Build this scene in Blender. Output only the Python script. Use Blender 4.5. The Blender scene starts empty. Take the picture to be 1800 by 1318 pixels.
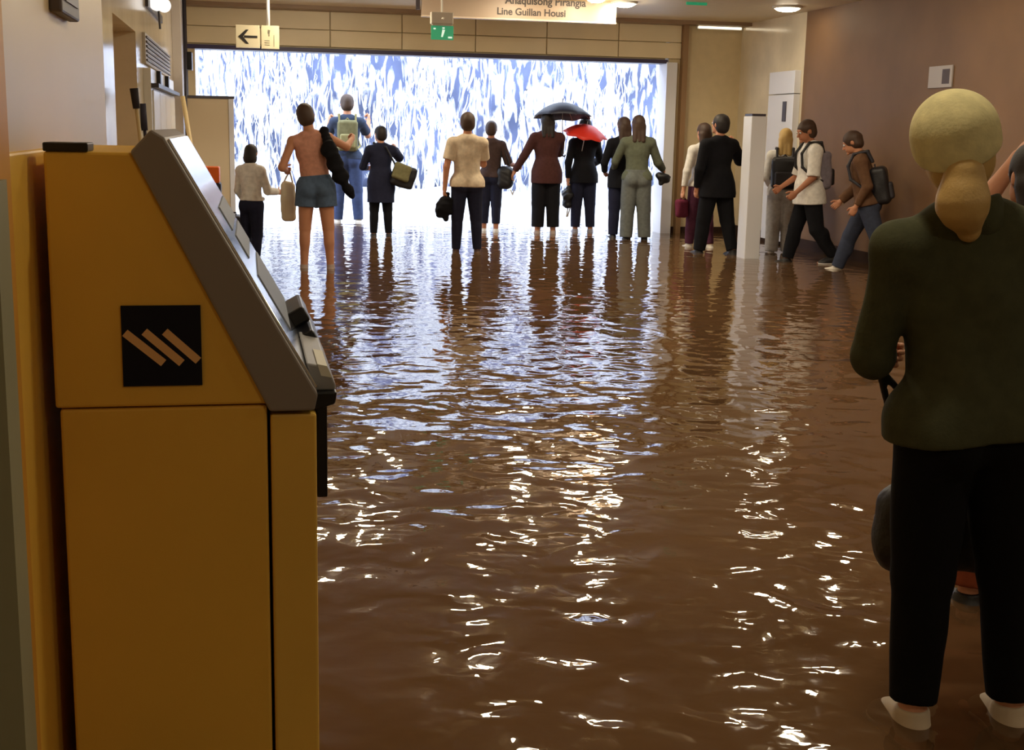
import bpy, bmesh, math, random
import numpy as np
from mathutils import Vector, Matrix
random.seed(7); rng = np.random.default_rng(7)
SC = bpy.context.scene; COL = SC.collection
R = math.radians

# ------------------------------------------------------------------ camera
F_PX, CXP, CYP, EYE = 2229.0, 900.0, 659.0, 1.55
YAW, PITCH, ROLL = 0.20576, R(10.9), 0.0208
_f = Vector((math.sin(YAW)*math.cos(PITCH), math.cos(YAW)*math.cos(PITCH), -math.sin(PITCH)))
_r0 = Vector((math.cos(YAW), -math.sin(YAW), 0)); _u0 = _r0.cross(_f)
_r = _r0*math.cos(ROLL)+_u0*math.sin(ROLL); _u = _u0*math.cos(ROLL)-_r0*math.sin(ROLL)
CAM0 = Vector((0, 0, EYE))
def ray(x, y): return _f+_r*((x-CXP)/F_PX)-_u*((y-CYP)/F_PX)
def onZ(x, y, z=0.0): v = ray(x, y); return CAM0+v*((z-EYE)/v.z)
def onY(x, y, Y): v = ray(x, y); return CAM0+v*(Y/v.y)
def onX(x, y, X): v = ray(x, y); return CAM0+v*(X/v.x)
cd = bpy.data.cameras.new('camera'); cam = bpy.data.objects.new('camera', cd); COL.objects.link(cam)
cd.sensor_width = 36; cd.lens = F_PX/1800*36; cd.clip_end = 200; cd.clip_start = .05
cam.matrix_world = Matrix(((_r.x, _u.x, -_f.x, 0), (_r.y, _u.y, -_f.y, 0), (_r.z, _u.z, -_f.z, EYE), (0, 0, 0, 1)))
SC.camera = cam
FLOOR = -0.07          # water surface is z = 0
DOOR_Y = 19.4; CEIL = 3.25; WL = -0.95; WR = 7.62

# ------------------------------------------------------------------ materials
def lin(c):
    return tuple(((v/255)/12.92 if v/255 <= .04045 else ((v/255+.055)/1.055)**2.4) for v in c)
MATS = {}
def mat(name, rgb, rough=.6, metal=0., noise=.0, nscale=8., bump=0., bscale=40., coat=0., trans=0., spec=.5, emit=None, estr=0., linear=False):
    if name in MATS: return MATS[name]
    m = bpy.data.materials.new(name); m.use_nodes = True; nt = m.node_tree; b = nt.nodes['Principled BSDF']
    c = rgb if linear else lin(rgb)
    b.inputs['Base Color'].default_value = (*c, 1); b.inputs['Roughness'].default_value = rough
    b.inputs['Metallic'].default_value = metal; b.inputs['Coat Weight'].default_value = coat
    b.inputs['Specular IOR Level'].default_value = spec; b.inputs['Transmission Weight'].default_value = trans
    if emit:
        b.inputs['Emission Color'].default_value = (*emit, 1); b.inputs['Emission Strength'].default_value = estr
    tc = nt.nodes.new('ShaderNodeTexCoord')
    if noise > 0:
        n = nt.nodes.new('ShaderNodeTexNoise'); n.inputs['Scale'].default_value = nscale; n.inputs['Detail'].default_value = 4
        nt.links.new(tc.outputs['Object'], n.inputs['Vector'])
        mr = nt.nodes.new('ShaderNodeMapRange'); mr.inputs[1].default_value = .3; mr.inputs[2].default_value = .7
        mr.inputs[3].default_value = 1-noise; mr.inputs[4].default_value = 1+noise
        nt.links.new(n.outputs['Fac'], mr.inputs[0])
        mx = nt.nodes.new('ShaderNodeMix'); mx.data_type = 'RGBA'; mx.blend_type = 'MULTIPLY'; mx.inputs[0].default_value = 1
        mx.inputs[6].default_value = (*c, 1); nt.links.new(mr.outputs[0], mx.inputs[7]); nt.links.new(mx.outputs[2], b.inputs['Base Color'])
    if bump > 0:
        n2 = nt.nodes.new('ShaderNodeTexNoise'); n2.inputs['Scale'].default_value = bscale; n2.inputs['Detail'].default_value = 3
        nt.links.new(tc.outputs['Object'], n2.inputs['Vector'])
        bp = nt.nodes.new('ShaderNodeBump'); bp.inputs['Strength'].default_value = bump; bp.inputs['Distance'].default_value = .01
        nt.links.new(n2.outputs['Fac'], bp.inputs['Height']); nt.links.new(bp.outputs[0], b.inputs['Normal'])
    MATS[name] = m; return m
def cloth(name, rgb, rough=.9, **k): return mat('cloth_'+name, rgb, rough, noise=.12, nscale=25, bump=.12, bscale=120, spec=.2, **k)

# ------------------------------------------------------------------ object helpers
def link(name, me, m=None, parent=None):
    o = bpy.data.objects.new(name, me); COL.objects.link(o)
    if m is not None:
        ms = m if isinstance(m, (list, tuple)) else [m]
        for q in ms: me.materials.append(q)
    if parent is not None: o.parent = parent
    return o
def tag(o, label=None, cat=None, group=None, kind=None):
    if label: o['label'] = label
    if cat: o['category'] = cat
    if group: o['group'] = group
    if kind: o['kind'] = kind
    return o
def thing(name, label, cat, loc=(0, 0, 0), rz=0., group=None):
    o = bpy.data.objects.new(name, None); COL.objects.link(o); o.location = loc; o.rotation_euler = (0, 0, rz); o.empty_display_size = .1
    return tag(o, label, cat, group)
class MB:
    def __init__(s): s.bm = bmesh.new()
    def box(s, lo, hi, M=None):
        lo, hi = Vector(lo), Vector(hi); c = (lo+hi)/2; d = hi-lo
        m = Matrix.Translation(c) @ Matrix.Diagonal((*d, 1))
        if M is not None: m = M @ m
        bmesh.ops.create_cube(s.bm, size=1, matrix=m); return s
    def cyl(s, a, b, r, r2=None, n=16):
        a, b = Vector(a), Vector(b); d = b-a
        q = Vector((0, 0, 1)).rotation_difference(d.normalized()).to_matrix().to_4x4()
        bmesh.ops.create_cone(s.bm, cap_ends=True, segments=n, radius1=r, radius2=r if r2 is None else r2, depth=d.length, matrix=Matrix.Translation((a+b)/2) @ q); return s
    def sph(s, c, r, sc=(1, 1, 1), n=16):
        bmesh.ops.create_uvsphere(s.bm, u_segments=n, v_segments=n//2+2, radius=r, matrix=Matrix.Translation(c) @ Matrix.Diagonal((*sc, 1))); return s
    def prism(s, pts, axis, a, b):
        """polygon pts (2-D) extruded along axis from a to b"""
        def P(u, v, w): return {'x': (w, u, v), 'y': (u, w, v), 'z': (u, v, w)}[axis]
        v1 = [s.bm.verts.new(P(u, v, a)) for u, v in pts]; v2 = [s.bm.verts.new(P(u, v, b)) for u, v in pts]
        n = len(pts); s.bm.faces.new(v1); s.bm.faces.new(v2[::-1])
        for i in range(n): s.bm.faces.new((v1[i], v2[i], v2[(i+1) % n], v1[(i+1) % n]))
        return s
    def tube(s, pts, r, n=8):
        pts = [Vector(p) for p in pts]; rings = []
        rr = r if isinstance(r, (list, tuple)) else [r]*len(pts)
        for i, p in enumerate(pts):
            t = (pts[min(i+1, len(pts)-1)]-pts[max(i-1, 0)]).normalized()
            a = Vector((0, 0, 1)) if abs(t.z) < .9 else Vector((1, 0, 0))
            x = t.cross(a).normalized(); y = t.cross(x)
            rings.append([s.bm.verts.new(p+(x*math.cos(k*2*math.pi/n)+y*math.sin(k*2*math.pi/n))*rr[i]) for k in range(n)])
        for i in range(len(rings)-1):
            for k in range(n): s.bm.faces.new((rings[i][k], rings[i][(k+1) % n], rings[i+1][(k+1) % n], rings[i+1][k]))
        s.bm.faces.new(rings[0][::-1]); s.bm.faces.new(rings[-1]); return s
    def build(s, name, m, parent=None, bevel=0., smooth=False, seg=2):
        bmesh.ops.recalc_face_normals(s.bm, faces=s.bm.faces)
        me = bpy.data.meshes.new(name); s.bm.to_mesh(me); s.bm.free()
        if smooth: me.polygons.foreach_set('use_smooth', [True]*len(me.polygons))
        o = link(name, me, m, parent)
        if bevel > 0:
            bv = o.modifiers.new('bevel', 'BEVEL'); bv.width = bevel; bv.segments = seg; bv.limit_method = 'ANGLE'; bv.angle_limit = R(40)
        return o
def struct(name, mb, m, bevel=0.): o = mb.build(name, m, None, bevel); o['kind'] = 'structure'; return o

# ------------------------------------------------------------------ implicit surfaces (bodies, clothes, bags)
def N(v): v = np.asarray(v, float); return v/np.linalg.norm(v)
def rotm(rx=0, ry=0, rz=0): return np.array(Matrix.Rotation(rz, 3, 'Z') @ Matrix.Rotation(ry, 3, 'Y') @ Matrix.Rotation(rx, 3, 'X'))
class Fld:
    def __init__(s): s.p = []; s.clips = []; s.fold = None
    def cone(s, a, b, ra, rb=None, k=.02, flat=False):
        s.p.append(('c', np.array(a, float), np.array(b, float), ra, ra if rb is None else rb, k, flat)); return s
    def ell(s, c, r, k=.02, M=None, sub=False):
        s.p.append(('e' if not sub else 'E', np.array(c, float), np.array(r, float), np.eye(3) if M is None else M, k)); return s
    def box(s, c, h, rd=.01, k=.01, M=None):
        s.p.append(('b', np.array(c, float), np.array(h, float), np.eye(3) if M is None else M, rd, k)); return s
    def plane(s, pt, n, k=.004):   # keep the side n points to
        s.clips.append((np.array(pt, float), N(n), k)); return s
    def grow(s, d):
        for i, q in enumerate(s.p):
            if q[0] == 'c': s.p[i] = ('c', q[1], q[2], q[3]+d, q[4]+d, q[5], q[6])
            elif q[0] == 'e': s.p[i] = ('e', q[1], q[2]+d, q[3], q[4])
        return s
    def bounds(s):
        lo = np.full(3, 1e9); hi = -lo
        for q in s.p:
            if q[0] == 'c':
                for c, r in ((q[1], q[3]), (q[2], q[4])): lo = np.minimum(lo, c-r); hi = np.maximum(hi, c+r)
            elif q[0] in 'eb':
                e = np.abs(q[3]) @ (q[2]+(q[4] if q[0] == 'b' else 0)); lo = np.minimum(lo, q[1]-e); hi = np.maximum(hi, q[1]+e)
        return lo, hi
    def mesh(s, res):
        lo, hi = s.bounds(); lo = lo-.045; hi = hi+.045
        n = np.ceil((hi-lo)/res).astype(int)+1
        ax = [lo[i]+res*np.arange(n[i]) for i in range(3)]
        D = np.full(n, .5, np.float32)
        for q in s.p:
            if q[0] == 'c': k = q[5]; blo = np.minimum(q[1]-q[3], q[2]-q[4]); bhi = np.maximum(q[1]+q[3], q[2]+q[4])
            else:
                k = q[-1]; e = np.abs(q[3]) @ (q[2]+(q[4] if q[0] == 'b' else 0)); blo = q[1]-e; bhi = q[1]+e
            m = k+2.5*res
            i0 = np.maximum(np.floor((blo-m-lo)/res).astype(int), 0); i1 = np.minimum(np.ceil((bhi+m-lo)/res).astype(int)+1, n)
            if (i1 <= i0).any(): continue
            sl = tuple(slice(i0[i], i1[i]) for i in range(3))
            X = ax[0][sl[0]][:, None, None]; Y = ax[1][sl[1]][None, :, None]; Z = ax[2][sl[2]][None, None, :]
            if q[0] == 'c':
                a, b = q[1], q[2]; ab = b-a; L2 = max(ab @ ab, 1e-9)
                t0 = ((X-a[0])*ab[0]+(Y-a[1])*ab[1]+(Z-a[2])*ab[2])/L2; t = np.clip(t0, 0, 1)
                d = np.sqrt((X-a[0]-t*ab[0])**2+(Y-a[1]-t*ab[1])**2+(Z-a[2]-t*ab[2])**2)-(q[3]+(q[4]-q[3])*t)
                if q[6]: d = np.maximum(d, (t0-1)*math.sqrt(L2))
            else:
                c, r, M = q[1], q[2], q[3]
                px = (X-c[0])*M[0, 0]+(Y-c[1])*M[1, 0]+(Z-c[2])*M[2, 0]
                py = (X-c[0])*M[0, 1]+(Y-c[1])*M[1, 1]+(Z-c[2])*M[2, 1]
                pz = (X-c[0])*M[0, 2]+(Y-c[1])*M[1, 2]+(Z-c[2])*M[2, 2]
                if q[0] in 'eE':
                    k0 = np.sqrt((px/r[0])**2+(py/r[1])**2+(pz/r[2])**2); k1 = np.sqrt((px/r[0]**2)**2+(py/r[1]**2)**2+(pz/r[2]**2)**2)
                    d = k0*(k0-1)/np.maximum(k1, 1e-6)
                else:
                    rd = q[4]; qx = np.abs(px)-r[0]+rd; qy = np.abs(py)-r[1]+rd; qz = np.abs(pz)-r[2]+rd
                    d = np.sqrt(np.maximum(qx, 0)**2+np.maximum(qy, 0)**2+np.maximum(qz, 0)**2)+np.minimum(np.maximum(qx, np.maximum(qy, qz)), 0)-rd
            A = D[sl]
            if q[0] == 'E':
                d = -d; h = np.maximum(k-np.abs(A-d), 0)/k; D[sl] = np.maximum(A, d)+h*h*k/4
            else:
                h = np.maximum(k-np.abs(A-d), 0)/k; D[sl] = np.minimum(A, d)-h*h*k/4
        X = ax[0][:, None, None]; Y = ax[1][None, :, None]; Z = ax[2][None, None, :]
        if s.fold:
            amp, fr, sd = s.fold; g = np.random.default_rng(sd); w = 0
            for j in range(5):
                kx, ky, kz = g.normal(size=3)*fr*(.6+.4*j); kz *= 1.3
                w = w+np.sin(kx*X+ky*Y+kz*Z+g.uniform(0, 6))/(1+.35*j)
            D = D+(amp*w).astype(np.float32)*.5
        for pt, nn, k in s.clips:
            d = -((X-pt[0])*nn[0]+(Y-pt[1])*nn[1]+(Z-pt[2])*nn[2]); h = np.maximum(k-np.abs(D-d), 0)/k; D = np.maximum(D, d)+h*h*k/4
        return nets(D.astype(np.float32), lo, res)
def nets(D, lo, res):
    ins = D < 0; nx, ny, nz = D.shape
    cnt = np.zeros((nx-1, ny-1, nz-1), np.int8)
    for dx in (0, 1):
        for dy in (0, 1):
            for dz in (0, 1): cnt += ins[dx:nx-1+dx, dy:ny-1+dy, dz:nz-1+dz]
    act = np.argwhere((cnt > 0) & (cnt < 8))
    idx = np.full(cnt.shape, -1, np.int32); idx[tuple(act.T)] = np.arange(len(act))
    acc = np.zeros((len(act), 3)); num = np.zeros(len(act))
    cs = [(0, 0, 0), (1, 0, 0), (0, 1, 0), (1, 1, 0), (0, 0, 1), (1, 0, 1), (0, 1, 1), (1, 1, 1)]
    val = [D[act[:, 0]+c[0], act[:, 1]+c[1], act[:, 2]+c[2]] for c in cs]
    for i in range(8):
        for j in range(i+1, 8):
            df = [cs[j][q]-cs[i][q] for q in range(3)]
            if sum(abs(v) for v in df) != 1: continue
            m = (val[i] < 0) != (val[j] < 0); t = val[i][m]/(val[i][m]-val[j][m])
            acc[m] += np.array(cs[i])+t[:, None]*np.array(df); num[m] += 1
    V = (act+acc/num[:, None])*res+lo
    quads = []
    for axis in range(3):
        sl0 = [slice(1, -1)]*3; sl1 = [slice(1, -1)]*3
        sl0[axis] = slice(0, -1); sl1[axis] = slice(1, None)
        a = ins[tuple(sl0)]; b = ins[tuple(sl1)]
        e = np.argwhere(a != b); off = np.array([1, 1, 1]); off[axis] = 0; e = e+off
        u, v = [(1, 2), (2, 0), (0, 1)][axis]
        du = np.zeros(3, int); du[u] = 1; dv = np.zeros(3, int); dv[v] = 1
        q = np.stack([idx[tuple((e-w).T)] for w in (du*0, du, du+dv, dv)], 1)
        fl = ~ins[tuple(e.T)]
        q[fl] = q[fl][:, ::-1]; quads.append(q)
    return V, np.concatenate(quads)
def to_mesh(name, parts):
    Vs, Qs, o = [], [], 0
    for V, Q in parts: Vs.append(V); Qs.append(Q+o); o += len(V)
    V = np.concatenate(Vs); Q = np.concatenate(Qs); Q = Q[(Q >= 0).all(1)]
    me = bpy.data.meshes.new(name); me.vertices.add(len(V)); me.vertices.foreach_set('co', V.astype(np.float32).ravel())
    me.loops.add(len(Q)*4); me.loops.foreach_set('vertex_index', Q.astype(np.int32).ravel())
    me.polygons.add(len(Q)); me.polygons.foreach_set('loop_start', np.arange(0, len(Q)*4, 4, dtype=np.int32))
    me.polygons.foreach_set('use_smooth', np.ones(len(Q), bool)); me.update(calc_edges=True); me.validate()
    return me
def blob(name, fld, m, parent=None, res=.009): return link(name, to_mesh(name, [fld.mesh(res)]), m, parent)

# ------------------------------------------------------------------ people
def adir(fwd, out, s):
    f, o = R(fwd), R(out); return np.array((s*math.sin(o), math.sin(f)*math.cos(o), -math.cos(f)*math.cos(o)))
class Person:
    """faces local +y, root on the floor between the feet; arms / legs are given by angles (forward, outward)"""
    def __init__(s, label, h, loc, face, skin, arms=None, legs=None, lean=(0, 0), twist=0, head=(0, 0, 0), w=1., fat=1., curl=(.5, .5), palm=(None, None), res=.009, hres=.004):
        h = h/1.014; s.h = h; s.res = res; s.w = w; H = h
        legs = legs or ((0, 3, 2), (0, 3, 2)); arms = arms or ((-3, 9, 8, 5), (-3, 9, 8, 5))
        Ls = []
        for sd, (fw, ou, kn) in zip((-1, 1), legs):
            hip = np.array((sd*.050*H*w, 0, 0)); t = adir(fw, ou, sd); sh = adir(fw-kn, ou*.6, sd)
            knee = hip+t*.245*H; ank = knee+sh*.238*H; Ls.append([hip, knee, ank])
        zmin = min(l[2][2] for l in Ls); base = np.array((0, 0, .042*H-zmin))
        ctr = sum(l[2][:2] for l in Ls)/2; base[:2] = -ctr*.6 if abs(ctr[1]) > .05 else -ctr
        s.legs = [[p+base for p in l] for l in Ls]; s.P = base+np.array((0, 0, .018*H)); P = s.P
        T = rotm(R(-lean[0]), R(lean[1]), R(twist)); s.T = T
        sp = lambda x, y, z: P+T @ np.array((x*H, y*H, z*H)); s.sp = sp
        s.sh = [sp(-.104*w, -.005, .262), sp(.104*w, -.005, .262)]
        s.arms = []
        for sd, S, (f1, o1, f2, o2) in zip((-1, 1), s.sh, arms):
            e = S+T @ adir(f1, o1, sd)*.172*H; wv = e+T @ adir(f2, o2, sd)*.148*H; s.arms.append([S, e, wv])
        s.nb = sp(0, -.008, .302); TH = T @ rotm(R(-head[0]), R(head[1]), R(head[2])); s.TH = TH
        s.hc = s.nb+TH @ np.array((0, .014*H, .101*H)); hp = lambda x, y, z: s.hc+TH @ np.array((x*H, y*H, z*H)); s.hp = hp
        f = Fld(); s.torso(f, 0, fat); s.limbs(f, 0)
        f.cone(sp(0, -.005, .27), s.nb+TH @ np.array((0, .004, .05))*H, .036*H, .030*H, .02)
        f.ell(hp(0, -.006, .012), np.array((.047, .060, .056))*H, .01, TH); f.ell(hp(0, .020, -.030), np.array((.035, .040, .038))*H, .02, TH)
        f.cone(hp(0, .052, .006), hp(0, .068, -.016), .005*H, .009*H, .008)
        f.cone(hp(-.02, .050, .016), hp(.02, .050, .016), .007*H, .007*H, .012)
        f.cone(hp(-.010, .056, -.036), hp(.010, .056, -.036), .006*H, .006*H, .005)
        f.ell(hp(0, .054, -.056), np.array((.014, .010, .010))*H, .01, TH)
        for sd in (-1, 1):
            f.ell(hp(sd*.020, .063, .004), np.array((.010, .010, .007))*H, .006, TH, sub=True)
            f.ell(hp(sd*.048, -.004, -.004), np.array((.005, .011, .018))*H, .004, TH)
        for sd, (hip, kn, an) in zip((-1, 1), s.legs): s.foot(f, sd, an)
        parts = [f.mesh(res)]
        s.grip = []
        for i, (sd, A) in enumerate(zip((-1, 1), s.arms)): parts.append(s.hand(sd, A, curl[i], palm[i]).mesh(hres))
        s.o = link('person', to_mesh('person', parts), mat('skin_%d_%d_%d' % skin, skin, .55, noise=.025, nscale=9, spec=.35))
        s.o.location = (*loc, FLOOR); s.o.rotation_euler = (0, 0, face); tag(s.o, label, 'person')
        bpy.context.view_layer.update()
        for sd in (-1, 1):
            MB().sph(hp(sd*.020, .0545, .004), .0075*H, n=10).build('eye', mat('eye_white', (215, 210, 205), .3), s.o, smooth=True)
            MB().sph(hp(sd*.020, .0592, .004), .0036*H, n=8).build('iris', mat('eye_iris', (45, 30, 20), .2), s.o.children[-1], smooth=True)
    def torso(s, f, g, fat=1., pelvis=True):
        H, sp, T, w = s.h, s.sp, s.T, s.w
        f.ell(sp(0, 0, .0), np.array((.088*w*fat, .064*fat, .075))*H+g, .03, T)
        f.ell(sp(0, .004, .085), np.array((.076*w*fat, .056*fat, .085))*H+g, .05, T)
        f.ell(sp(0, .004, .185), np.array((.092*w, .062, .095))*H+g, .05, T)
        f.cone(sp(-.075*w, -.006, .250), sp(.075*w, -.006, .250), .032*H+g, .032*H+g, .05)
        for sd in (-1, 1): f.cone(sp(sd*.03*w, -.012, .288), sp(sd*.098*w, -.006, .264), .024*H+g*.7, .024*H+g*.7, .04)
        f.ell(sp(0, -.012, .285), np.array((.055, .036, .030))*H+g, .04, T)
        if pelvis:
            for sd in (-1, 1): f.ell(sp(sd*.043*w, -.030, -.035), np.array((.048, .046, .052))*H+g, .03, T)
    def limbs(s, f, g, arms=True, legs=True):
        H = s.h
        if legs:
            for hip, kn, an in s.legs:
                f.cone(hip, kn, .056*H+g, .036*H+g, .02); f.cone(kn, an, .035*H+g, .021*H+g, .012)
                d = N(an-kn); f.ell(kn+d*.075*H+np.array((0, -.010*H, 0)), np.array((.030, .031, .065))*H+g, .02)
        if arms:
            for S, e, wv in s.arms:
                f.ell(S, np.array((.029, .029, .030))*H+g, .03); f.cone(S, e, .027*H+g, .023*H+g, .018); f.cone(e, wv, .0245*H+g, .0155*H+g, .012)
    def foot(s, f, sd, an, g=0., k=.012):
        H = s.h; o = lambda x, y, z: an+np.array((sd*x*H, y*H, z*H))
        f.cone(o(0, 0, .01), o(0, -.008, -.018), .022*H+g, .022*H+g, k)
        f.cone(o(0, -.020, -.022), o(.006, .072, -.026), .020*H+g, .021*H+g, k); f.ell(o(.006, .080, -.028), np.array((.026*H+g, .032*H+g, .014*H+g)), k)
        f.cone(o(.002, .012, -.004), o(.006, .062, -.018), .018*H+g, .016*H+g, k)
        if g == 0:
            for i in range(5):
                x = .024-.0115*i; L = (.088, .098, .104, .107, .110)[i]
                f.cone(o(x, .085, -.031), o(x*1.05, L, -.034), (.006 if i < 4 else .0085)*H, (.0055 if i < 4 else .008)*H, .003)
    def hand(s, sd, A, curl, pn):
        H = s.h*1.0; wr, d = A[2], N(A[2]-A[1])
        n = N(pn) if pn is not None else np.array((-sd, 0, 0.))          # the way the palm faces
        n = n-d*(n @ d); n = N(n) if np.linalg.norm(n) > .1 else N(np.cross(d, (0, 1, .3)))
        a = np.cross(d, n)*1.0                                            # across the palm
        if a @ np.array((0, 1, 0.3)) < 0: a = -a                           # thumb side towards the front
        f = Fld(); M = np.stack([a, n, d], 1)
        f.cone(wr-d*.02*H, wr+d*.012*H, .0155*H, .016*H, .01)
        f.ell(wr+d*.032*H, np.array((.024, .0115, .034))*H, .01, M)
        for i in range(4):
            off = (.0165-.011*i); L = (.040, .046, .043, .034)[i]
            b = wr+d*.052*H+a*off*H; c1 = curl*(1+.12*i)
            d1 = N(d*math.cos(c1*.8)+n*math.sin(c1*.8)); d2 = N(d*math.cos(c1*2.0)+n*math.sin(c1*2.0)); d3 = N(d*math.cos(c1*2.9)+n*math.sin(c1*2.9))
            p1 = b+d1*L*.45*H; p2 = p1+d2*L*.33*H; p3 = p2+d3*L*.25*H
            f.cone(b-d*.01*H, p1, .0056*H, .0052*H, .004); f.cone(p1, p2, .0052*H, .0047*H, .002); f.cone(p2, p3, .0047*H, .0042*H, .002)
        t0 = wr+d*.016*H+a*.014*H; t1 = t0+N(d*.7+a*.8+n*.35)*.026*H; t2 = t1+N(d*.9+a*.25+n*(.3+.5*curl))*.024*H
        f.cone(t0, t1, .0085*H, .0062*H, .008); f.cone(t1, t2, .0062*H, .0050*H, .003)
        s.grip.append(wr+d*.052*H+n*.018*H)
        return f
    # ---- clothes and hair, all children of the body
    def hair(s, m, style='short', name='hair', top=1.):
        H, hp, TH = s.h, s.hp, s.TH; f = Fld()
        f.ell(hp(0, -.010, .016), np.array((.0525, .0655, .060*top))*H, .01, TH); f.ell(hp(0, -.026, -.018), np.array((.049, .045, .045))*H, .02, TH)
        if style == 'long':
            for x in (-.026, 0, .026): f.cone(hp(x, -.036, -.02), hp(x*1.25, -.052, -.125), .030*H, .020*H, .02)
        if style == 'bob':
            f.ell(hp(0, -.022, -.045), np.array((.057, .050, .050))*H, .02, TH)
        if style == 'bun': f.ell(hp(0, -.070, .030), np.array((.026, .026, .026))*H, .01, TH)
        if style == 'pony':
            f.ell(hp(0, -.066, .004), np.array((.016, .018, .016))*H, .01, TH); f.cone(hp(0, -.075, 0), hp(0, -.085, -.05), .017*H, .023*H, .01); f.cone(hp(0, -.085, -.05), hp(0, -.078, -.125), .023*H, .008*H, .01)
        f.ell(hp(0, .075, -.032), np.array((.050, .052, .068))*H, .008, TH, sub=True)
        for sd in (-1, 1): f.ell(hp(sd*.058, .004, -.012), np.array((.018, .018, .026))*H, .006, TH, sub=True)
        if style == 'short': f.plane(hp(0, 0, -.055), TH @ np.array((0, -.1, 1.)))
        f.fold = (.0016*H, 34/H, 3)
        return blob(name, f, m, s.o, s.res*.85)
    def top(s, m, name='shirt', sleeve='long', g=.012, hem=-.06, fold=.004, flare=0., fat=1.05, sg=None, seed=1, neck=True, res=None):
        H = s.h; sg = g*.8 if sg is None else sg; f = Fld(); s.torso(f, g, fat)
        for hip, kn, an in s.legs:
            if hem < .03: f.cone(hip, hip+(kn-hip)*.2, .066*H+g, .062*H+g, .03)
        if hem < -.05:
            f.cone(s.sp(0, -.002, .03), s.sp(0, -.004, hem-.03), .074*H*s.w*fat+g, (.080+flare)*H*s.w*fat+g, .05)
            for sd in (-1, 1): f.cone(s.sp(sd*.03, 0, .03), s.sp(sd*(.036+flare*.5), -.002, hem-.03), .062*H*fat+g, (.064+flare*.6)*H*fat+g, .04)
        for S, e, wv in s.arms:
            if sleeve == 'none': continue
            f.ell(S, np.array((.029, .029, .030))*H+sg, .04)
            if sleeve == 'short': f.cone(S, S+(e-S)*.72, .028*H+sg, .030*H+sg*1.5, .02, True)
            elif sleeve == 'elbow': f.cone(S, e, .028*H+sg, .027*H+sg*1.4, .02, True)
            else: f.cone(S, e, .028*H+sg, .0245*H+sg, .02); f.cone(e, e+(wv-e)*.95, .025*H+sg, .0175*H+sg*.9, .015, True)
        if neck: f.cone(s.sp(0, -.01, .28), s.nb+s.TH @ np.array((0, 0, .012))*H, .040*H+g*.6, .036*H+g*.5, .02, True)
        f.plane(s.sp(0, 0, hem), s.T @ np.array((0, 0, 1.)))
        f.fold = (fold, 16/H, seed)
        return blob(name, f, m, s.o, res or s.res)
    def pants(s, m, name='trousers', g=.009, end=.93, loose=0., waist=.05, fold=.004, seed=2, res=None):
        H = s.h; f = Fld(); T, sp, w = s.T, s.sp, s.w
        f.ell(sp(0, 0, .0), np.array((.090*w, .066, .080))*H+g, .03, T); f.ell(sp(0, 0, .06), np.array((.080*w, .060, .06))*H+g, .03, T)
        for sd in (-1, 1): f.ell(sp(sd*.043*w, -.030, -.035), np.array((.048, .046, .052))*H+g, .03, T)
        for hip, kn, an in s.legs:
            if end <= .5:
                f.cone(hip, hip+(kn-hip)*end*2, .058*H+g, .048*H+g+loose, .02, True); continue
            e2 = kn+(an-kn)*((end-.5)*2); f.cone(hip, kn, .057*H+g, .038*H+g+loose*.6, .02)
            f.cone(kn, e2, .038*H+g+loose*.6, .026*H+g+loose, .015, True)
            d = N(an-kn); f.ell(kn+d*.075*H+np.array((0, -.010*H, 0)), np.array((.031, .032, .065))*H+g, .02)
        f.plane(sp(0, 0, waist), T @ np.array((0, 0, -1.)))
        f.fold = (fold, 17/H, seed)
        return blob(name, f, m, s.o, res or s.res)
    def skirt(s, m, name='skirt', hem=-.2, g=.012, r=.1, waist=.05, fold=.006):
        H = s.h; f = Fld()
        f.ell(s.sp(0, 0, 0), np.array((.092*s.w, .068, .09))*H+g, .03, s.T)
        for x in (-.032, .032): f.cone(s.sp(x, 0, -.02), s.sp(x*1.3, 0, hem-.04), .062*H+g, r*H*.8+g, .04)
        f.plane(s.sp(0, 0, waist), (0, 0, -1)); f.plane(s.sp(0, 0, hem), (0, 0, 1)); f.fold = (fold, 16/H, 5)
        return blob(name, f, m, s.o, s.res)
    def shoes(s, m, g=.008, sole=None, res=None):
        for sd, (hip, kn, an) in zip((-1, 1), s.legs):
            f = Fld(); s.foot(f, sd, an, g, .02); z0 = an[2]-.042*s.h-.002
            f.plane((0, 0, z0), (0, 0, 1)); f.plane((0, 0, an[2]+.022*s.h), (0, 0, -1))
            o = blob('shoe', f, m, s.o, (res or s.res)*.8)
            if sole:
                f = Fld(); s.foot(f, sd, an, g+.005, .02); f.plane((0, 0, z0-.002), (0, 0, 1)); f.plane((0, 0, z0+.022), (0, 0, -1)); blob('sole', f, sole, o, (res or s.res)*.8)
    def world(s, p): return s.o.matrix_world @ Vector(tuple(p))
def held(name, label, cat, p, fld, m, res=.009):
    """something carried: a top-level thing in the carrier's frame"""
    o = blob(name, fld, m, None, res); o.location = p.o.location; o.rotation_euler = p.o.rotation_euler; return tag(o, label, cat)
def child(name, fld, m, o, res=.007): return blob(name, fld, m, o, res)

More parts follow.
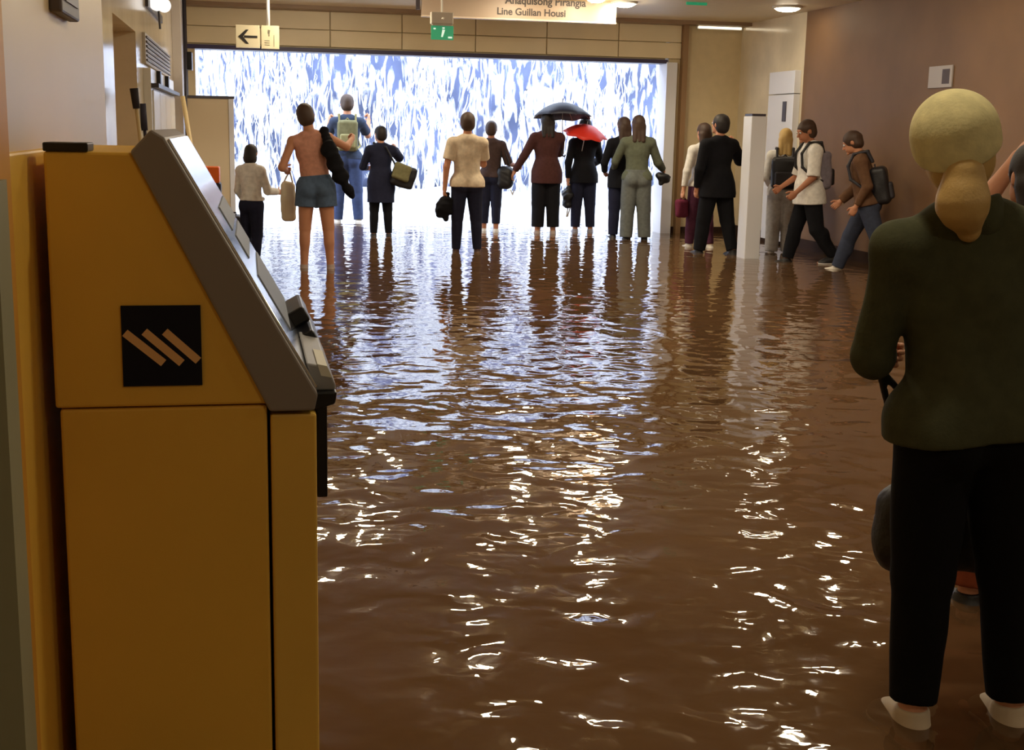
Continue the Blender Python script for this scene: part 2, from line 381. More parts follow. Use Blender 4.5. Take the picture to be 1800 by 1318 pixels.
# ================================================================== SETTING
M = MATS
cream = mat('cream_panel', (236, 218, 178), .38, noise=.05, nscale=1.5)
marble = mat('cream_marble', (226, 212, 184), .14, noise=.10, nscale=2.2, spec=.7)
beige = mat('beige_gloss_panel', (214, 190, 150), .42, noise=.04, nscale=1.2)
brownwall = mat('brown_panel', (122, 90, 58), .6, noise=.10, nscale=1.3)
skirt_m = mat('dark_baseboard', (52, 34, 26), .75, spec=.2)
ceil_m = mat('ceiling_cream', (225, 208, 172), .5, noise=.03)
yellow = mat('machine_yellow', (238, 190, 76), .45, noise=.04, nscale=3, bump=.03, bscale=300)
yellow2 = mat('machine_yellow_front', (236, 192, 84), .45, noise=.04, nscale=3)
black = mat('black_plastic', (18, 17, 20), .35)
navy = mat('navy_enamel', (13, 15, 32), .6, spec=.25)
floor_m = mat('brown_floor_tiles', (120, 78, 48), .5, noise=.15, nscale=3)
grey_m = mat('grey_metal', (140, 132, 126), .45)
white_p = mat('white_painted', (232, 232, 236), .3)

WRY = onX(1402, 300, WR).y
struct('floor', MB().box((-9, -4.2, FLOOR-.1), (15, 26, FLOOR)), floor_m)
struct('ceiling', MB().box((-2, -4.2, CEIL), (WR+.4, DOOR_Y+.3, CEIL+.2)), ceil_m)
Y1 = onX(182, 100, -.45).y
struct('wall_near_left', MB().box((WL-.5, 1.9, FLOOR), (-.45, Y1, CEIL)), beige)
dy0, dy1 = onX(197, 20, WL).y, onX(238, 57, WL).y; dz = 2.335
w = MB().box((WL-.5, -4.2, FLOOR), (WL, 1.9, CEIL)).box((WL-.5, Y1, FLOOR), (WL, dy0, CEIL)).box((WL-.5, dy1, FLOOR), (WL, DOOR_Y+.3, CEIL)).box((WL-.5, dy0, dz), (WL, dy1, CEIL))
struct('wall_left', w, marble)
struct('door_1', MB().box((WL-.45, dy0, FLOOR), (WL-.38, dy1, dz)), mat('ochre_door', (205, 165, 105), .5))
struct('wall_right', MB().box((WR, -4.2, FLOOR), (WR+.4, WRY, CEIL)), brownwall)
struct('wall_right_marble', MB().box((WR, WRY, FLOOR), (WR+.4, DOOR_Y+.3, CEIL)), marble)
struct('wall_back', MB().box((-2, -4.4, FLOOR), (WR+.4, -4.2, CEIL)), cream)
JL, JR = -.73, 6.38; HZ = 2.62
struct('wall_far', MB().box((WL, DOOR_Y, FLOOR), (JL, DOOR_Y+.3, CEIL)).box((JR+.06, DOOR_Y, FLOOR), (WR, DOOR_Y+.3, CEIL)).box((JL, DOOR_Y, HZ+.06), (JR, DOOR_Y+.3, CEIL)), mat('cream_far', (214, 194, 152), .35, noise=.04))
# lintel cladding: two rows of panels with open joints
cl = MB(); xs = [WL]+[onY(q, 70, DOOR_Y).x for q in (580, 706, 835, 960, 1086)]+[6.62]
for a, b in zip(xs[:-1], xs[1:]):
    cl.box((a+.006, DOOR_Y-.05, 2.70), (b-.006, DOOR_Y, 2.935)); cl.box((a+.006, DOOR_Y-.05, 2.945), (b-.006, DOOR_Y, 3.20))
struct('trim_1', cl, cream, .006)
struct('trim_2', MB().box((JL-.12, DOOR_Y-.06, HZ), (JR+.02, DOOR_Y+.31, HZ+.06)), mat('dark_header', (58, 48, 84), .4))
struct('trim_3', MB().box((JR, DOOR_Y-.10, FLOOR), (JR+.17, DOOR_Y+.31, HZ+.02)), white_p, .006)
struct('trim_4', MB().box((6.62, DOOR_Y-.14, FLOOR), (6.70, DOOR_Y, 3.22)), mat('brown_edge', (150, 116, 78), .4)).data
struct('trim_5', MB().box((WL, DOOR_Y-.4, CEIL-.05), (WR, DOOR_Y-.05, CEIL)), mat('brown_soffit', (150, 122, 96), .45))
struct('baseboard_far', MB().box((JR+.2, DOOR_Y-.03, FLOOR), (WR, DOOR_Y, .10)), skirt_m, .004)
struct('baseboard_right', MB().box((WR-.03, -4, FLOOR), (WR, DOOR_Y-.03, .14)), skirt_m, .004)
struct('trim_6', MB().box((-.47, onX(20, 268, -.44).y-.05, FLOOR), (-.437, 3.62, 1.49)), yellow, .006)
e = onY(9, 130, 2.35).x
struct('trim_7', MB().box((e-.25, 2.22, FLOOR), (e, 2.35, CEIL)), mat('ochre_post', (214, 150, 52), .5))
e = onY(38, 800, 2.1).x
struct('trim_8', MB().box((e-.2, 2.0, FLOOR), (e, 2.1, 1.46)), mat('grey_green_panel', (150, 148, 118), .5))

# ---- water over the whole floor, indoors and out
def water_mat():
    m = bpy.data.materials.new('muddy_water'); m.use_nodes = True; nt = m.node_tree; nt.nodes.clear(); L = nt.links.new
    out = nt.nodes.new('ShaderNodeOutputMaterial'); geo = nt.nodes.new('ShaderNodeNewGeometry')
    def noise(sc, scl, det, w=0.):
        mp = nt.nodes.new('ShaderNodeMapping'); mp.inputs['Scale'].default_value = scl; mp.inputs['Location'].default_value = (w, w*2, 0)
        mp.inputs['Rotation'].default_value = (0, 0, w*.13-.2)
        L(geo.outputs['Position'], mp.inputs[0]); n = nt.nodes.new('ShaderNodeTexNoise'); n.inputs['Scale'].default_value = sc; n.inputs['Detail'].default_value = det
        n.inputs['Roughness'].default_value = .45; n.inputs['Distortion'].default_value = .35
        L(mp.outputs[0], n.inputs['Vector']); return n.outputs['Fac']
    def mth(op, a, b):
        q = nt.nodes.new('ShaderNodeMath'); q.operation = op
        for i, v in enumerate((a, b)):
            if isinstance(v, (int, float)): q.inputs[i].default_value = v
            else: L(v, q.inputs[i])
        return q.outputs[0]
    h = mth('MULTIPLY', noise(W_S[0], (1, 1, 1), 1.0), W_A[0])
    h = mth('ADD', h, mth('MULTIPLY', noise(W_S[1], (1, 1, 1), 1.0, 3.), W_A[1]))
    h = mth('ADD', h, mth('MULTIPLY', noise(W_S[2], (1, 1, 1), 2.0, 7.), W_A[2]))
    sx = nt.nodes.new('ShaderNodeSeparateXYZ'); L(geo.outputs['Position'], sx.inputs[0])
    rg = nt.nodes.new('ShaderNodeMapRange'); L(sx.outputs['Y'], rg.inputs[0]); rg.inputs[1].default_value = 3.; rg.inputs[2].default_value = 13.; rg.inputs[3].default_value = 1.45; rg.inputs[4].default_value = .62
    h = mth('MULTIPLY', h, rg.outputs[0])     # waders keep the near water choppier than the water by the doorway
    bp = nt.nodes.new('ShaderNodeBump'); bp.inputs['Strength'].default_value = 1.; bp.inputs['Distance'].default_value = 1.; L(h, bp.inputs['Height'])
    fr = nt.nodes.new('ShaderNodeFresnel'); fr.inputs[0].default_value = 1.45; L(bp.outputs[0], fr.inputs['Normal'])
    gl = nt.nodes.new('ShaderNodeBsdfGlossy'); gl.inputs['Roughness'].default_value = .03; gl.inputs['Color'].default_value = (1, 1, 1, 1); L(bp.outputs[0], gl.inputs['Normal'])
    df = nt.nodes.new('ShaderNodeBsdfDiffuse')
    mud = noise(.8, (1, 1, 1), 4., 11.); cr = nt.nodes.new('ShaderNodeValToRGB'); L(mud, cr.inputs[0])
    cr.color_ramp.elements[0].position = .3; cr.color_ramp.elements[0].color = (.170, .090, .040, 1); cr.color_ramp.elements[1].position = .7; cr.color_ramp.elements[1].color = (.225, .125, .058, 1)
    L(cr.outputs[0], df.inputs['Color'])
    tr = nt.nodes.new('ShaderNodeBsdfTransparent'); tr.inputs['Color'].default_value = (.85, .72, .52, 1)
    m1 = nt.nodes.new('ShaderNodeMixShader'); m1.inputs[0].default_value = .38; L(df.outputs[0], m1.inputs[1]); L(tr.outputs[0], m1.inputs[2])
    m2 = nt.nodes.new('ShaderNodeMixShader'); L(fr.outputs[0], m2.inputs[0]); L(m1.outputs[0], m2.inputs[1]); L(gl.outputs[0], m2.inputs[2])
    L(m2.outputs[0], out.inputs[0]); return m
W_S = (1.8, 4.3, 11.0); W_A = (.0130, .0120, .0014)
bm = bmesh.new()
for x0, x1, y0, y1 in ((WL, WR-.0, -4.2, DOOR_Y), (JL, JR, DOOR_Y, DOOR_Y+.3), (-9, 15, DOOR_Y+.3, 24.9)):
    vv = [[bm.verts.new((x0+(x1-x0)*i/20, y0+(y1-y0)*j/20, 0)) for j in range(21)] for i in range(21)]
    for i in range(20):
        for j in range(20): bm.faces.new((vv[i][j], vv[i+1][j], vv[i+1][j+1], vv[i][j+1]))
me = bpy.data.meshes.new('flood_water'); bm.to_mesh(me); bm.free()
o = link('flood_water', me, water_mat()); o['kind'] = 'stuff'; tag(o, 'rippling muddy brown flood water covering the whole hall floor', 'water')

# ---- outside: stone wall, falling water, foam
WFY = 24.4
struct('wall_outside', MB().box((-9, WFY+.5, FLOOR), (15, WFY+.9, 5.6)), mat('wet_stone', (120, 132, 170), .6, noise=.45, nscale=.9))
def sheet(y, seed, lo, hi, m):
    g = np.random.default_rng(seed); nx, nz = 260, 60; ph = g.uniform(0, 6, 8); kx = g.uniform(1.5, 14, 8)
    bm = bmesh.new(); vs = []
    for i in range(nx+1):
        x = -8.5+23*i/nx; col = []
        for j in range(nz+1):
            z = 5.6*j/nz; d = sum(math.sin(kx[q]*x+ph[q]+.5*math.sin(z*1.7+q))/(1+q*.3) for q in range(8))*.035
            col.append(bm.verts.new((x, y+d-.35*(1-z/5.6)**3, z)))
        vs.append(col)
    for i in range(nx):
        for j in range(nz): bm.faces.new((vs[i][j], vs[i+1][j], vs[i+1][j+1], vs[i][j+1]))
    me = bpy.data.meshes.new('water_sheet'); bm.to_mesh(me); bm.free(); me.polygons.foreach_set('use_smooth', [True]*len(me.polygons))
    return link('water_sheet', me, m)
def fall_mat(name, lo, hi, sx):
    m = bpy.data.materials.new(name); m.use_nodes = True; nt = m.node_tree; L = nt.links.new; b = nt.nodes['Principled BSDF']
    b.inputs['Base Color'].default_value = (.93, .95, .98, 1); b.inputs['Roughness'].default_value = .35
    tc = nt.nodes.new('ShaderNodeNewGeometry'); mp = nt.nodes.new('ShaderNodeMapping'); mp.inputs['Scale'].default_value = (sx, 1.5, .9); L(tc.outputs['Position'], mp.inputs[0])
    n = nt.nodes.new('ShaderNodeTexNoise'); n.inputs['Scale'].default_value = 2.2; n.inputs['Detail'].default_value = 5; n.inputs['Distortion'].default_value = .8; L(mp.outputs[0], n.inputs['Vector'])
    r = nt.nodes.new('ShaderNodeMapRange'); r.inputs[1].default_value = lo; r.inputs[2].default_value = hi; L(n.outputs['Fac'], r.inputs[0]); L(r.outputs[0], b.inputs['Alpha']); return m
sh = sheet(WFY, 3, .3, .6, fall_mat('water_film', .46, .58, 3.4)); sh['kind'] = 'stuff'; tag(sh, 'white sheet of rain water pouring down the wall outside the doorway', 'water')
sm = bpy.data.materials.new('white_water'); sm.use_nodes = True; b = sm.node_tree.nodes['Principled BSDF']
b.inputs['Base Color'].default_value = (.96, .97, .99, 1); b.inputs['Roughness'].default_value = .3
def strands(n, seed):
    g = np.random.default_rng(seed); mb = MB()
    k = 0
    while k < n:
        x = g.uniform(-4.5, 12.5); z = g.uniform(.25, 4.2); L = g.uniform(.15, .75)
        dn = .62+.30*math.sin(2.1*x+.8*math.sin(1.3*z)+1.)+.28*math.sin(5.3*x+1.1*z)+.25*math.sin(11.7*x-1.9*z+2.)-.16*max(0, z-1.6)*(x > .5)+.35*(x < .8)
        if g.uniform() > dn: continue
        k += 1; y = WFY-g.uniform(.15, .95)-.25*(1-z/4.5); wd = g.uniform(.005, .012) if g.uniform() < .6 else g.uniform(.012, .030)
        sl = g.normal()*.14; am = g.uniform(.0, .035); ph = g.uniform(0, 6)
        pts = [(x+sl*L*t+am*math.sin(ph+t*5), y+.02*math.sin(ph*2+t*4), z-L*t) for t in (0, .25, .5, .75, 1)]
        mb.tube(pts, [wd*.2, wd*.7, wd, wd*.8, wd*.25], 4)
    return mb
st = strands(4300, 11).build('falling_water', sm, smooth=True); st['kind'] = 'stuff'; tag(st, 'white strands of water falling like a waterfall outside the doorway', 'waterfall')
f = bmesh.new(); g = np.random.default_rng(5); nx, ny = 300, 44; vs = []
ph = g.uniform(0, 6, (10, 2)); kk = g.normal(size=(10, 2))*np.linspace(1.5, 9, 10)[:, None]
for i in range(nx+1):
    row = []
    for j in range(ny+1):
        x = -8+22*i/nx; t = j/ny; y = WFY-2.1+2.3*t
        hh = sum(math.sin(kk[q, 0]*x+kk[q, 1]*y*1.5+ph[q, 0])/(1+.4*q) for q in range(10))*.028
        row.append(f.verts.new((x, y, -.05+.42*t**1.3+hh*(.4+t)+.02)))
    vs.append(row)
for i in range(nx):
    for j in range(ny): f.faces.new((vs[i][j], vs[i+1][j], vs[i+1][j+1], vs[i][j+1]))
me = bpy.data.meshes.new('foam'); f.to_mesh(me); f.free(); me.polygons.foreach_set('use_smooth', [True]*len(me.polygons))
fo = link('foam', me, mat('white_foam', (250, 252, 255), .7)); fo['kind'] = 'stuff'; tag(fo, 'churning white foam where the falling water lands outside', 'foam')

# ================================================================== LIGHT
wd = bpy.data.worlds.new('world'); SC.world = wd; wd.use_nodes = True
bg = wd.node_tree.nodes['Background']; bg.inputs[0].default_value = (.74, .84, 1.0, 1); bg.inputs[1].default_value = WORLD_S = 5.8
LAMP_E = 125.
ring_m = mat('lamp_ring', (205, 200, 190), .4)
def emis(name, rgb, s): return mat(name, (200, 200, 200), emit=rgb, estr=s)
lamp_m = emis('lamp_glow', (1., .86, .62), LAMP_E)
lamp_f = emis('lamp_glow_far', (1., .86, .62), 215.)
lamp_s = emis('lamp_soft', (1., .86, .62), 26.)
def downlight(x, y, label, group=None, r=.115, lm=None):
    t = thing('ceiling_light', label, 'light', (x, y, CEIL), group=group)
    bm = bmesh.new(); n = 28
    prof = [(r+.03, 0), (r+.03, -.022), (r, -.030), (r, -.012)]
    rr = [[bm.verts.new((a*math.cos(k*2*math.pi/n), a*math.sin(k*2*math.pi/n), z)) for k in range(n)] for a, z in prof]
    for i in range(3):
        for k in range(n): bm.faces.new((rr[i][k], rr[i][(k+1) % n], rr[i+1][(k+1) % n], rr[i+1][k]))
    me = bpy.data.meshes.new('rim'); bm.to_mesh(me); bm.free(); link('rim', me, ring_m, t)
    bm = bmesh.new(); rr = [[bm.verts.new((r*math.cos(q)*math.cos(k*math.pi/10), r*math.cos(q)*math.sin(k*math.pi/10), -.018-.055*math.sin(q))) for k in range(20)] for q in (0, .4, .8, 1.2)]
    for i in range(3):
        for k in range(20): bm.faces.new((rr[i][k], rr[i+1][k], rr[i+1][(k+1) % 20], rr[i][(k+1) % 20]))
    bm.faces.new(rr[3]); bmesh.ops.recalc_face_normals(bm, faces=bm.faces)
    me = bpy.data.meshes.new('diffuser'); bm.to_mesh(me); bm.free(); link('diffuser', me, lm or lamp_m, t)
    return t
p = onZ(1097, 6, CEIL-.02); downlight(p.x, p.y, 'round lit ceiling light to the right of the hanging brown sign', r=.15)
p = onZ(1384, 14, CEIL-.02); downlight(p.x, p.y, 'round lit ceiling light above the corner of the brown wall', r=.17, lm=lamp_s)
for x, y in [(3.6, 12.7), (6.1, 12.0), (4.6, 10.8), (2.0, 11.4), (.7, 16.35), (1.5, 16.2), (3.5, 16.2), (4.4, 16.3), (1.85, 8.2), (4.0, 8.2), (5.9, 8.4), (1.6, 5.4), (3.4, 5.4), (1.35, 3.1), (1.7, -.6), (5.0, 1.2), (5.4, 4.6)]:  # far ones follow the water glints; near ones are unseen, added for illumination
    downlight(x, y, 'round hall downlight, far ones mirrored in the water, near ones added for light', 'ceiling lights over the flooded hall', lm=lamp_f if y > 10 else None)

# ================================================================== THINGS: ticket machine
def part(mb, name, m, root, bevel=0., parent=None, smooth=False):
    o = mb.build(name, m, None, bevel, smooth); o.parent = parent or root
    if parent is None: o.location = -root.location
    return o
MY = 2.75; my1 = 3.60
tm = thing('ticket_machine', 'yellow ticket vending machine with dark sloped front at the left edge', 'ticket machine', (-.13, 3.2, FLOOR))
part(MB().prism([(-.408, .955), (-.408, 1.490), (-.234, 1.490), (.036, .955)], 'y', MY, my1), 'upper_housing', yellow, tm, .006)
part(MB().prism([(-.400, FLOOR), (-.400, .951), (.030, .951), (.030, FLOOR)], 'y', MY+.004, my1), 'lower_cabinet', yellow, tm, .006)
part(MB().box((.037, MY+.006, FLOOR), (.137, my1-.01, .930)), 'front_box', yellow2, tm, .006)
part(MB().prism([(-.237, 1.492), (-.194, 1.538), (-.168, 1.522), (.140, .976), (.132, .940), (.036, .940)], 'y', MY-.012, my1+.012), 'bezel', grey_m, tm, .005)
n0 = Vector((-.168, 0, 1.522)); n1 = Vector((.140, 0, .976)); tv = (n1-n0); nv = Vector((-tv.z, 0, tv.x)).normalized()
def slab(t0, t1, y0, y1, h):
    a, b = n0+tv*t0, n0+tv*t1
    return MB().prism([(a.x, a.z), (a.x+nv.x*h, a.z+nv.z*h), (b.x+nv.x*h, b.z+nv.z*h), (b.x, b.z)], 'y', y0, y1)
part(slab(.01, .985, MY+.015, my1-.015, .006), 'front_panel', mat('polished_panel', (235, 238, 244), .13, metal=1.), tm, .002)
scr = mat('matte_grey_plate', (120, 128, 138), .55)
for t0, t1, y0, y1 in ((.30, .40, 3.05, 3.55), (.42, .52, 3.05, 3.55), (.58, .82, 3.00, 3.56)): part(slab(t0, t1, y0, y1, .009), 'plate', scr, tm, .002)
part(slab(.83, .90, 3.3, 3.56, .05), 'card_reader', black, tm, .008); part(slab(.91, .985, 3.2, 3.56, .045), 'coin_slot', black, tm, .008)
x0 = -.408; part(MB().box((x0, MY-.005, 1.490), (x0+.088, MY+.10, 1.508)), 'top_vent', black, tm, .003)
# tray, lip and pad at the lower front
part(MB().prism([(.118, 1.035), (.165, 1.025), (.182, .985), (.182, .972), (.130, .972)], 'y', 2.80, 3.25), 'tray', mat('light_grey_tray', (150, 150, 150), .4), tm, .004)
part(MB().prism([(.142, 1.0325), (.1635, 1.0275), (.1745, 1.001), (.150, 1.006)], 'y', 2.798, 3.0), 'label', mat('paper_label', (225, 222, 205), .6), tm)
part(MB().prism([(.126, .972), (.184, .972), (.180, .945), (.135, .930)], 'y', 2.78, 3.27), 'lip', black, tm, .004)
part(MB().box((.139, 2.80, .724), (.163, 3.27, .95)), 'front_pad', black, tm, .004)
a, b = onY(212, 537, MY), onY(356, 676, MY)
lg = part(MB().box((a.x, MY-.005, b.z), (b.x, MY+.001, a.z)), 'emblem', navy, tm)
bars = MB()
for (xa, ya), (xb, yb), cut in (((220, 584), (288, 637), 0), ((254, 582), (320, 637), 0), ((290, 582), (349, 633), 0)):
    A, B = onY(xa, ya, MY), onY(xb, yb, MY); d = (B-A).normalized(); q = Vector((-d.z, 0, d.x))*.0085
    bars.prism([((A-q).x, (A-q).z), ((B-q).x, (B-q).z), ((B+q).x, (B+q).z), ((A+q).x, (A+q).z)], 'y', MY-.0075, MY-.005)
part(bars, 'stripes', mat('emblem_yellow', (232, 186, 128), .5), tm, parent=lg).location = (0, 0, 0)

# ================================================================== left wall things
def wx(px, py): return onX(px, py, WL)
t = thing('wall_cabinet', 'white panelled cabinet unit with slatted vent on the left wall', 'cabinet', (WL, 14.2, FLOOR))
ya, yb = wx(249, 60).y, wx(293, 90).y
part(MB().box((WL, ya, FLOOR), (WL+.07, yb, 2.06)), 'body', mat('cabinet_white', (226, 222, 214), .25), t, .004)
ng = 5
for i in range(4):
    y0 = ya+.1+(yb-ya-.2)*i/4; part(MB().box((WL+.07, y0+.02, .1), (WL+.085, y0+(yb-ya-.2)/4-.02, 1.86)), 'door', mat('cabinet_white', (226, 222, 214)), t, .004)
part(MB().box((WL+.07, ya, 1.88), (WL+.14, yb, 1.92)), 'shelf', mat('dark_shelf', (60, 58, 66), .4), t)
for u in (.2, .55): part(MB().box((WL+.07, ya+(yb-ya)*u, 1.92), (WL+.11, ya+(yb-ya)*u+.18, 2.06)), 'dark_box', black, t)
vent = MB().box((WL, ya, 2.10), (WL+.03, yb, 2.38))
part(vent, 'vent_frame', mat('vent_grey', (190, 182, 168), .5), t)
sl = MB()
for i in range(6): sl.box((WL+.03, ya+.05, 2.125+.042*i), (WL+.045, yb-.05, 2.142+.042*i))
part(sl, 'vent_slat', mat('vent_dark', (92, 84, 78), .5), t)
t = thing('wall_pilaster', 'slim pale pilaster on the left wall carrying dark conduits', 'pilaster', (WL, 17.6, FLOOR))
y0, y1 = wx(303, 100).y, 18.9
part(MB().box((WL, y0, FLOOR), (WL+.12, y1, CEIL)), 'shaft', mat('pilaster_grey', (205, 198, 196), .3), t, .005)
part(MB().cyl((WL+.14, y0+.5, FLOOR), (WL+.14, y0+.5, CEIL), .02).cyl((WL+.14, y0+.9, FLOOR), (WL+.14, y0+.9, CEIL), .015), 'conduit', mat('dark_conduit', (54, 50, 60), .4), t, smooth=True)
part(MB().box((WL+.12, y0+.7, 2.28), (WL+.22, y0+1.0, 2.52)), 'junction_box', black, t, .008)
t = thing('wall_lamp', 'white twin globe lamp high on the left wall', 'lamp', (WL, 12.9, 2.7))
for px, py in ((259, 5), (273, 9)):
    q = wx(px, py); part(MB().sph((WL+.09, q.y, q.z), .075), 'globe', emis('lamp_globe', (1., .95, .9), 1.1), t, smooth=True)
part(MB().box((WL, wx(255, 2).y, 2.66), (WL+.03, wx(280, 2).y, 2.74)).cyl((WL+.06, wx(268, 10).y, 2.74), (WL+.07, wx(268, 10).y, 2.52), .012), 'bracket', mat('dark_bracket', (70, 66, 70), .4), t)
# brooms and poles leaning on the wall
def pole(name, label, cat, top, bot, r, m, headm, hl, hw):
    top, bot = Vector(top), Vector(bot); t = thing(name, label, cat, bot); d = (bot-top).normalized()
    part(MB().cyl(top, bot, r), 'handle', m, t, smooth=True)
    if headm: part(MB().cyl(top-d*.02, top+d*hl, hw, hw*.8), 'head', headm, t, smooth=True)
    return t
wood = mat('pale_wood', (214, 190, 142), .5)
def at(px, py, Y): return onY(px, py, Y)
A = at(236, 160, 10.2); B = at(253, 236, 10.2)+(at(253, 236, 10.2)-A)*1.75; B.z = FLOOR
pole('mop', 'pale wooden mop standing head up beside the ochre doorway', 'mop', A, (B.x, B.y, FLOOR), .014, wood, mat('dark_mop', (44, 38, 44), .8), .13, .032)
A = at(250, 186, 12.2)
pole('brush', 'short dark brush leaning against the white wall cabinet', 'brush', A, (A.x+.12, A.y, FLOOR), .016, mat('dark_handle', (60, 54, 66), .5), mat('dark_brush', (46, 44, 62), .7), .22, .035)
A = at(321, 169, 16.6)
pole('wooden_pole', 'long pale wooden pole leaning beside the beige board', 'pole', A, (A.x+.27, A.y, FLOOR), .028, wood, None, 0, 0)
# beige board on feet in front of the doorway's left side
BY = 17.6; a, b = at(329, 172, BY), at(406, 384, BY)
t = thing('partition_board', 'tall beige partition board at the left side of the doorway', 'board', ((a.x+b.x)/2, BY, FLOOR))
part(MB().box((a.x, BY, b.z), (b.x, BY+.05, a.z)), 'panel', mat('board_beige', (206, 190, 164), .5), t, .004)
c = at(413, 300, BY); part(MB().box((b.x, BY-.01, b.z), (c.x, BY+.08, a.z)), 'lit_side', mat('board_lit_side', (215, 218, 232), .3), t, .004)  # the board's daylit side, its bluish light put into the strip's colour
part(MB().box((a.x, BY-.01, a.z), (c.x+.01, BY+.06, a.z+.035)), 'top_rail', mat('board_top', (72, 70, 82), .4), t)
for x in (a.x+.08, b.x-.08): part(MB().box((x-.03, BY-.2, FLOOR), (x+.03, BY+.25, FLOOR+.05)).box((x-.02, BY+.005, FLOOR), (x+.02, BY+.045, b.z+.02)), 'foot', mat('board_foot', (60, 56, 60), .5), t)
# orange topped bin and suitcase
BY = 14.9; a, b = at(338, 293, BY), at(386, 322, BY); h2 = at(386, 294, BY)
t = thing('litter_bin', 'dark litter bin with an orange lid in front of the beige board', 'bin', ((a.x+b.x)/2, BY+.2, FLOOR))
part(MB().box((a.x+.01, BY+.01, FLOOR), (b.x+.015, BY+.38, b.z)), 'body', mat('bin_dark', (44, 40, 58), .5), t, .02)
part(MB().box((a.x, BY, b.z), (b.x, BY+.40, h2.z)), 'lid', mat('bin_orange', (236, 104, 18), .45), t, .015)
BY = 15.3; a, b = at(388, 380, BY), at(424, 380, BY)
t = thing('suitcase', 'low black suitcase standing in the water beside the child', 'suitcase', ((a.x+b.x)/2, BY, FLOOR))
part(MB().box((a.x, BY, FLOOR+.04), (b.x, BY+.42, a.z)), 'shell', mat('suitcase_black', (36, 34, 48), .5), t, .03)
part(MB().tube([(a.x+.06, BY+.2, a.z-.01), (a.x+.06, BY+.2, a.z+.03), (b.x-.06, BY+.2, a.z+.03), (b.x-.06, BY+.2, a.z-.01)], .010), 'handle', black, t)
for x in (a.x+.05, b.x-.05): part(MB().cyl((x, BY+.05, FLOOR+.03), (x, BY+.09, FLOOR+.03), .03), 'wheel', black, t)
q = onX(102, 12, -.45)  # slab coloured as a blurred reflection in the wall; nothing is mounted here
t = thing('wall_reflection', 'dark grey slab standing in for a blurred reflection on the near beige wall', 'box', (-.45, q.y, 1.9))
ya, yb, zb = onX(86, 20, -.45).y, onX(118, 20, -.45).y, onX(100, 28, -.45).z
part(MB().box((-.45, ya, zb), (-.42, yb, zb+.22)), 'reflection_slab', mat('reflection_grey', (92, 82, 84), .5), t, .006); part(MB().box((-.42, ya+.05, zb+.03), (-.416, yb-.05, zb+.19)), 'reflection_middle', mat('reflection_core', (84, 75, 78), .45), t)

# ================================================================== signs
def panel(root, name, px, Y, d, m, bevel=.004):
    (x0, y0, x1, y1) = px; a, b = at(x0, y0, Y), at(x1, y1, Y); a2, b2 = at(x1, y0, Y), at(x0, y1, Y)
    zt, zb = (a.z+a2.z)/2, (b.z+b2.z)/2
    part(MB().box((a.x, Y, zb), (b.x, Y+d, zt)), name, m, root, bevel); return a.x, b.x, zb, zt
def text(s, x, y, z, size, m, root, name='lettering', bold=0.):
    c = bpy.data.curves.new(name, 'FONT'); c.body = s; c.size = size; c.extrude = .002; c.offset = bold
    o = bpy.data.objects.new(name, c); COL.objects.link(o); c.materials.append(m); o.parent = root
    bpy.context.view_layer.update(); me = bpy.data.meshes.new_from_object(o.evaluated_get(bpy.context.evaluated_depsgraph_get())); bpy.data.objects.remove(o); bpy.data.curves.remove(c)
    o = link(name, me, None, root)
    o.rotation_euler = (R(90), 0, 0); o.location = Vector((x, y, z))-root.location; return o
brown_sign = mat('sign_brown', (168, 146, 126), .45); ink = mat('sign_ink', (66, 56, 52), .6)
Y = 16.9; c = at(910, 10, Y); t = thing('hanging_sign', 'wide brown overhead sign with faded dark lettering', 'sign', (c.x, Y, CEIL))
x0, x1, zb, zt = panel(t, 'board', (742, -60, 1083, 33), Y, .08, brown_sign)
q = at(873, 25, Y); text('Line Guillan Housi', q.x, Y-.003, q.z, .125, ink, t, bold=.003)
q = at(888, 6, Y); text('Anaquisong Pirangia', q.x, Y-.003, q.z, .135, ink, t, bold=.003)
part(MB().box((x0, Y-.01, zb-.02), (x1, Y+.09, zb)), 'bottom_rail', mat('sign_rail', (206, 186, 166), .4), t)
q = at(735, 8, Y); part(MB().box((q.x-.025, Y, q.z-.06), (q.x+.025, Y+.04, CEIL)), 'hanger', mat('dark_hanger', (50, 40, 44), .5), t)
green = mat('exit_green', (40, 150, 98), .4, emit=(.02, .32, .15), estr=.5); green2 = mat('exit_mark', (225, 245, 230), .4, emit=(.8, 1, .85), estr=.7)
Y = 16.2; c = at(778, 30, Y); t = thing('exit_sign', 'green exit sign under a grey lamp box above the doorway', 'sign', (c.x, Y, CEIL))
x0, x1, zb, zt = panel(t, 'lamp_box', (758, 21, 797, 42), Y, .10, mat('exit_box', (196, 186, 172), .4), .01)
part(MB().box((x0+.02, Y+.02, zb-.02), (x1-.02, Y+.08, zb)), 'clamp', mat('exit_box', (196, 186, 172)), t); part(MB().cyl(((x0+x1)/2, Y+.05, zt), ((x0+x1)/2, Y+.05, CEIL), .012), 'hanger', ring_m, t)
u0, u1, vb, vt = panel(t, 'panel', (758, 45, 797, 70), Y+.035, .012, green, .002)
pic = MB(); w_ = u1-u0; h_ = vt-vb; PY = Y+.0345
pic.box((u0+.10*w_, PY-.002, vb+.72*h_), (u0+.20*w_, PY, vb+.82*h_)).box((u0+.50*w_, PY-.002, vb+.78*h_), (u0+.60*w_, PY, vb+.88*h_)).box((u0+.76*w_, PY-.002, vb+.12*h_), (u0+.94*w_, PY, vb+.24*h_))
pic.prism([(u0+.45*w_, vb+.2*h_), (u0+.52*w_, vb+.2*h_), (u0+.62*w_, vb+.7*h_), (u0+.50*w_, vb+.72*h_)], 'y', PY-.002, PY); part(pic, 'pictogram', green2, t)
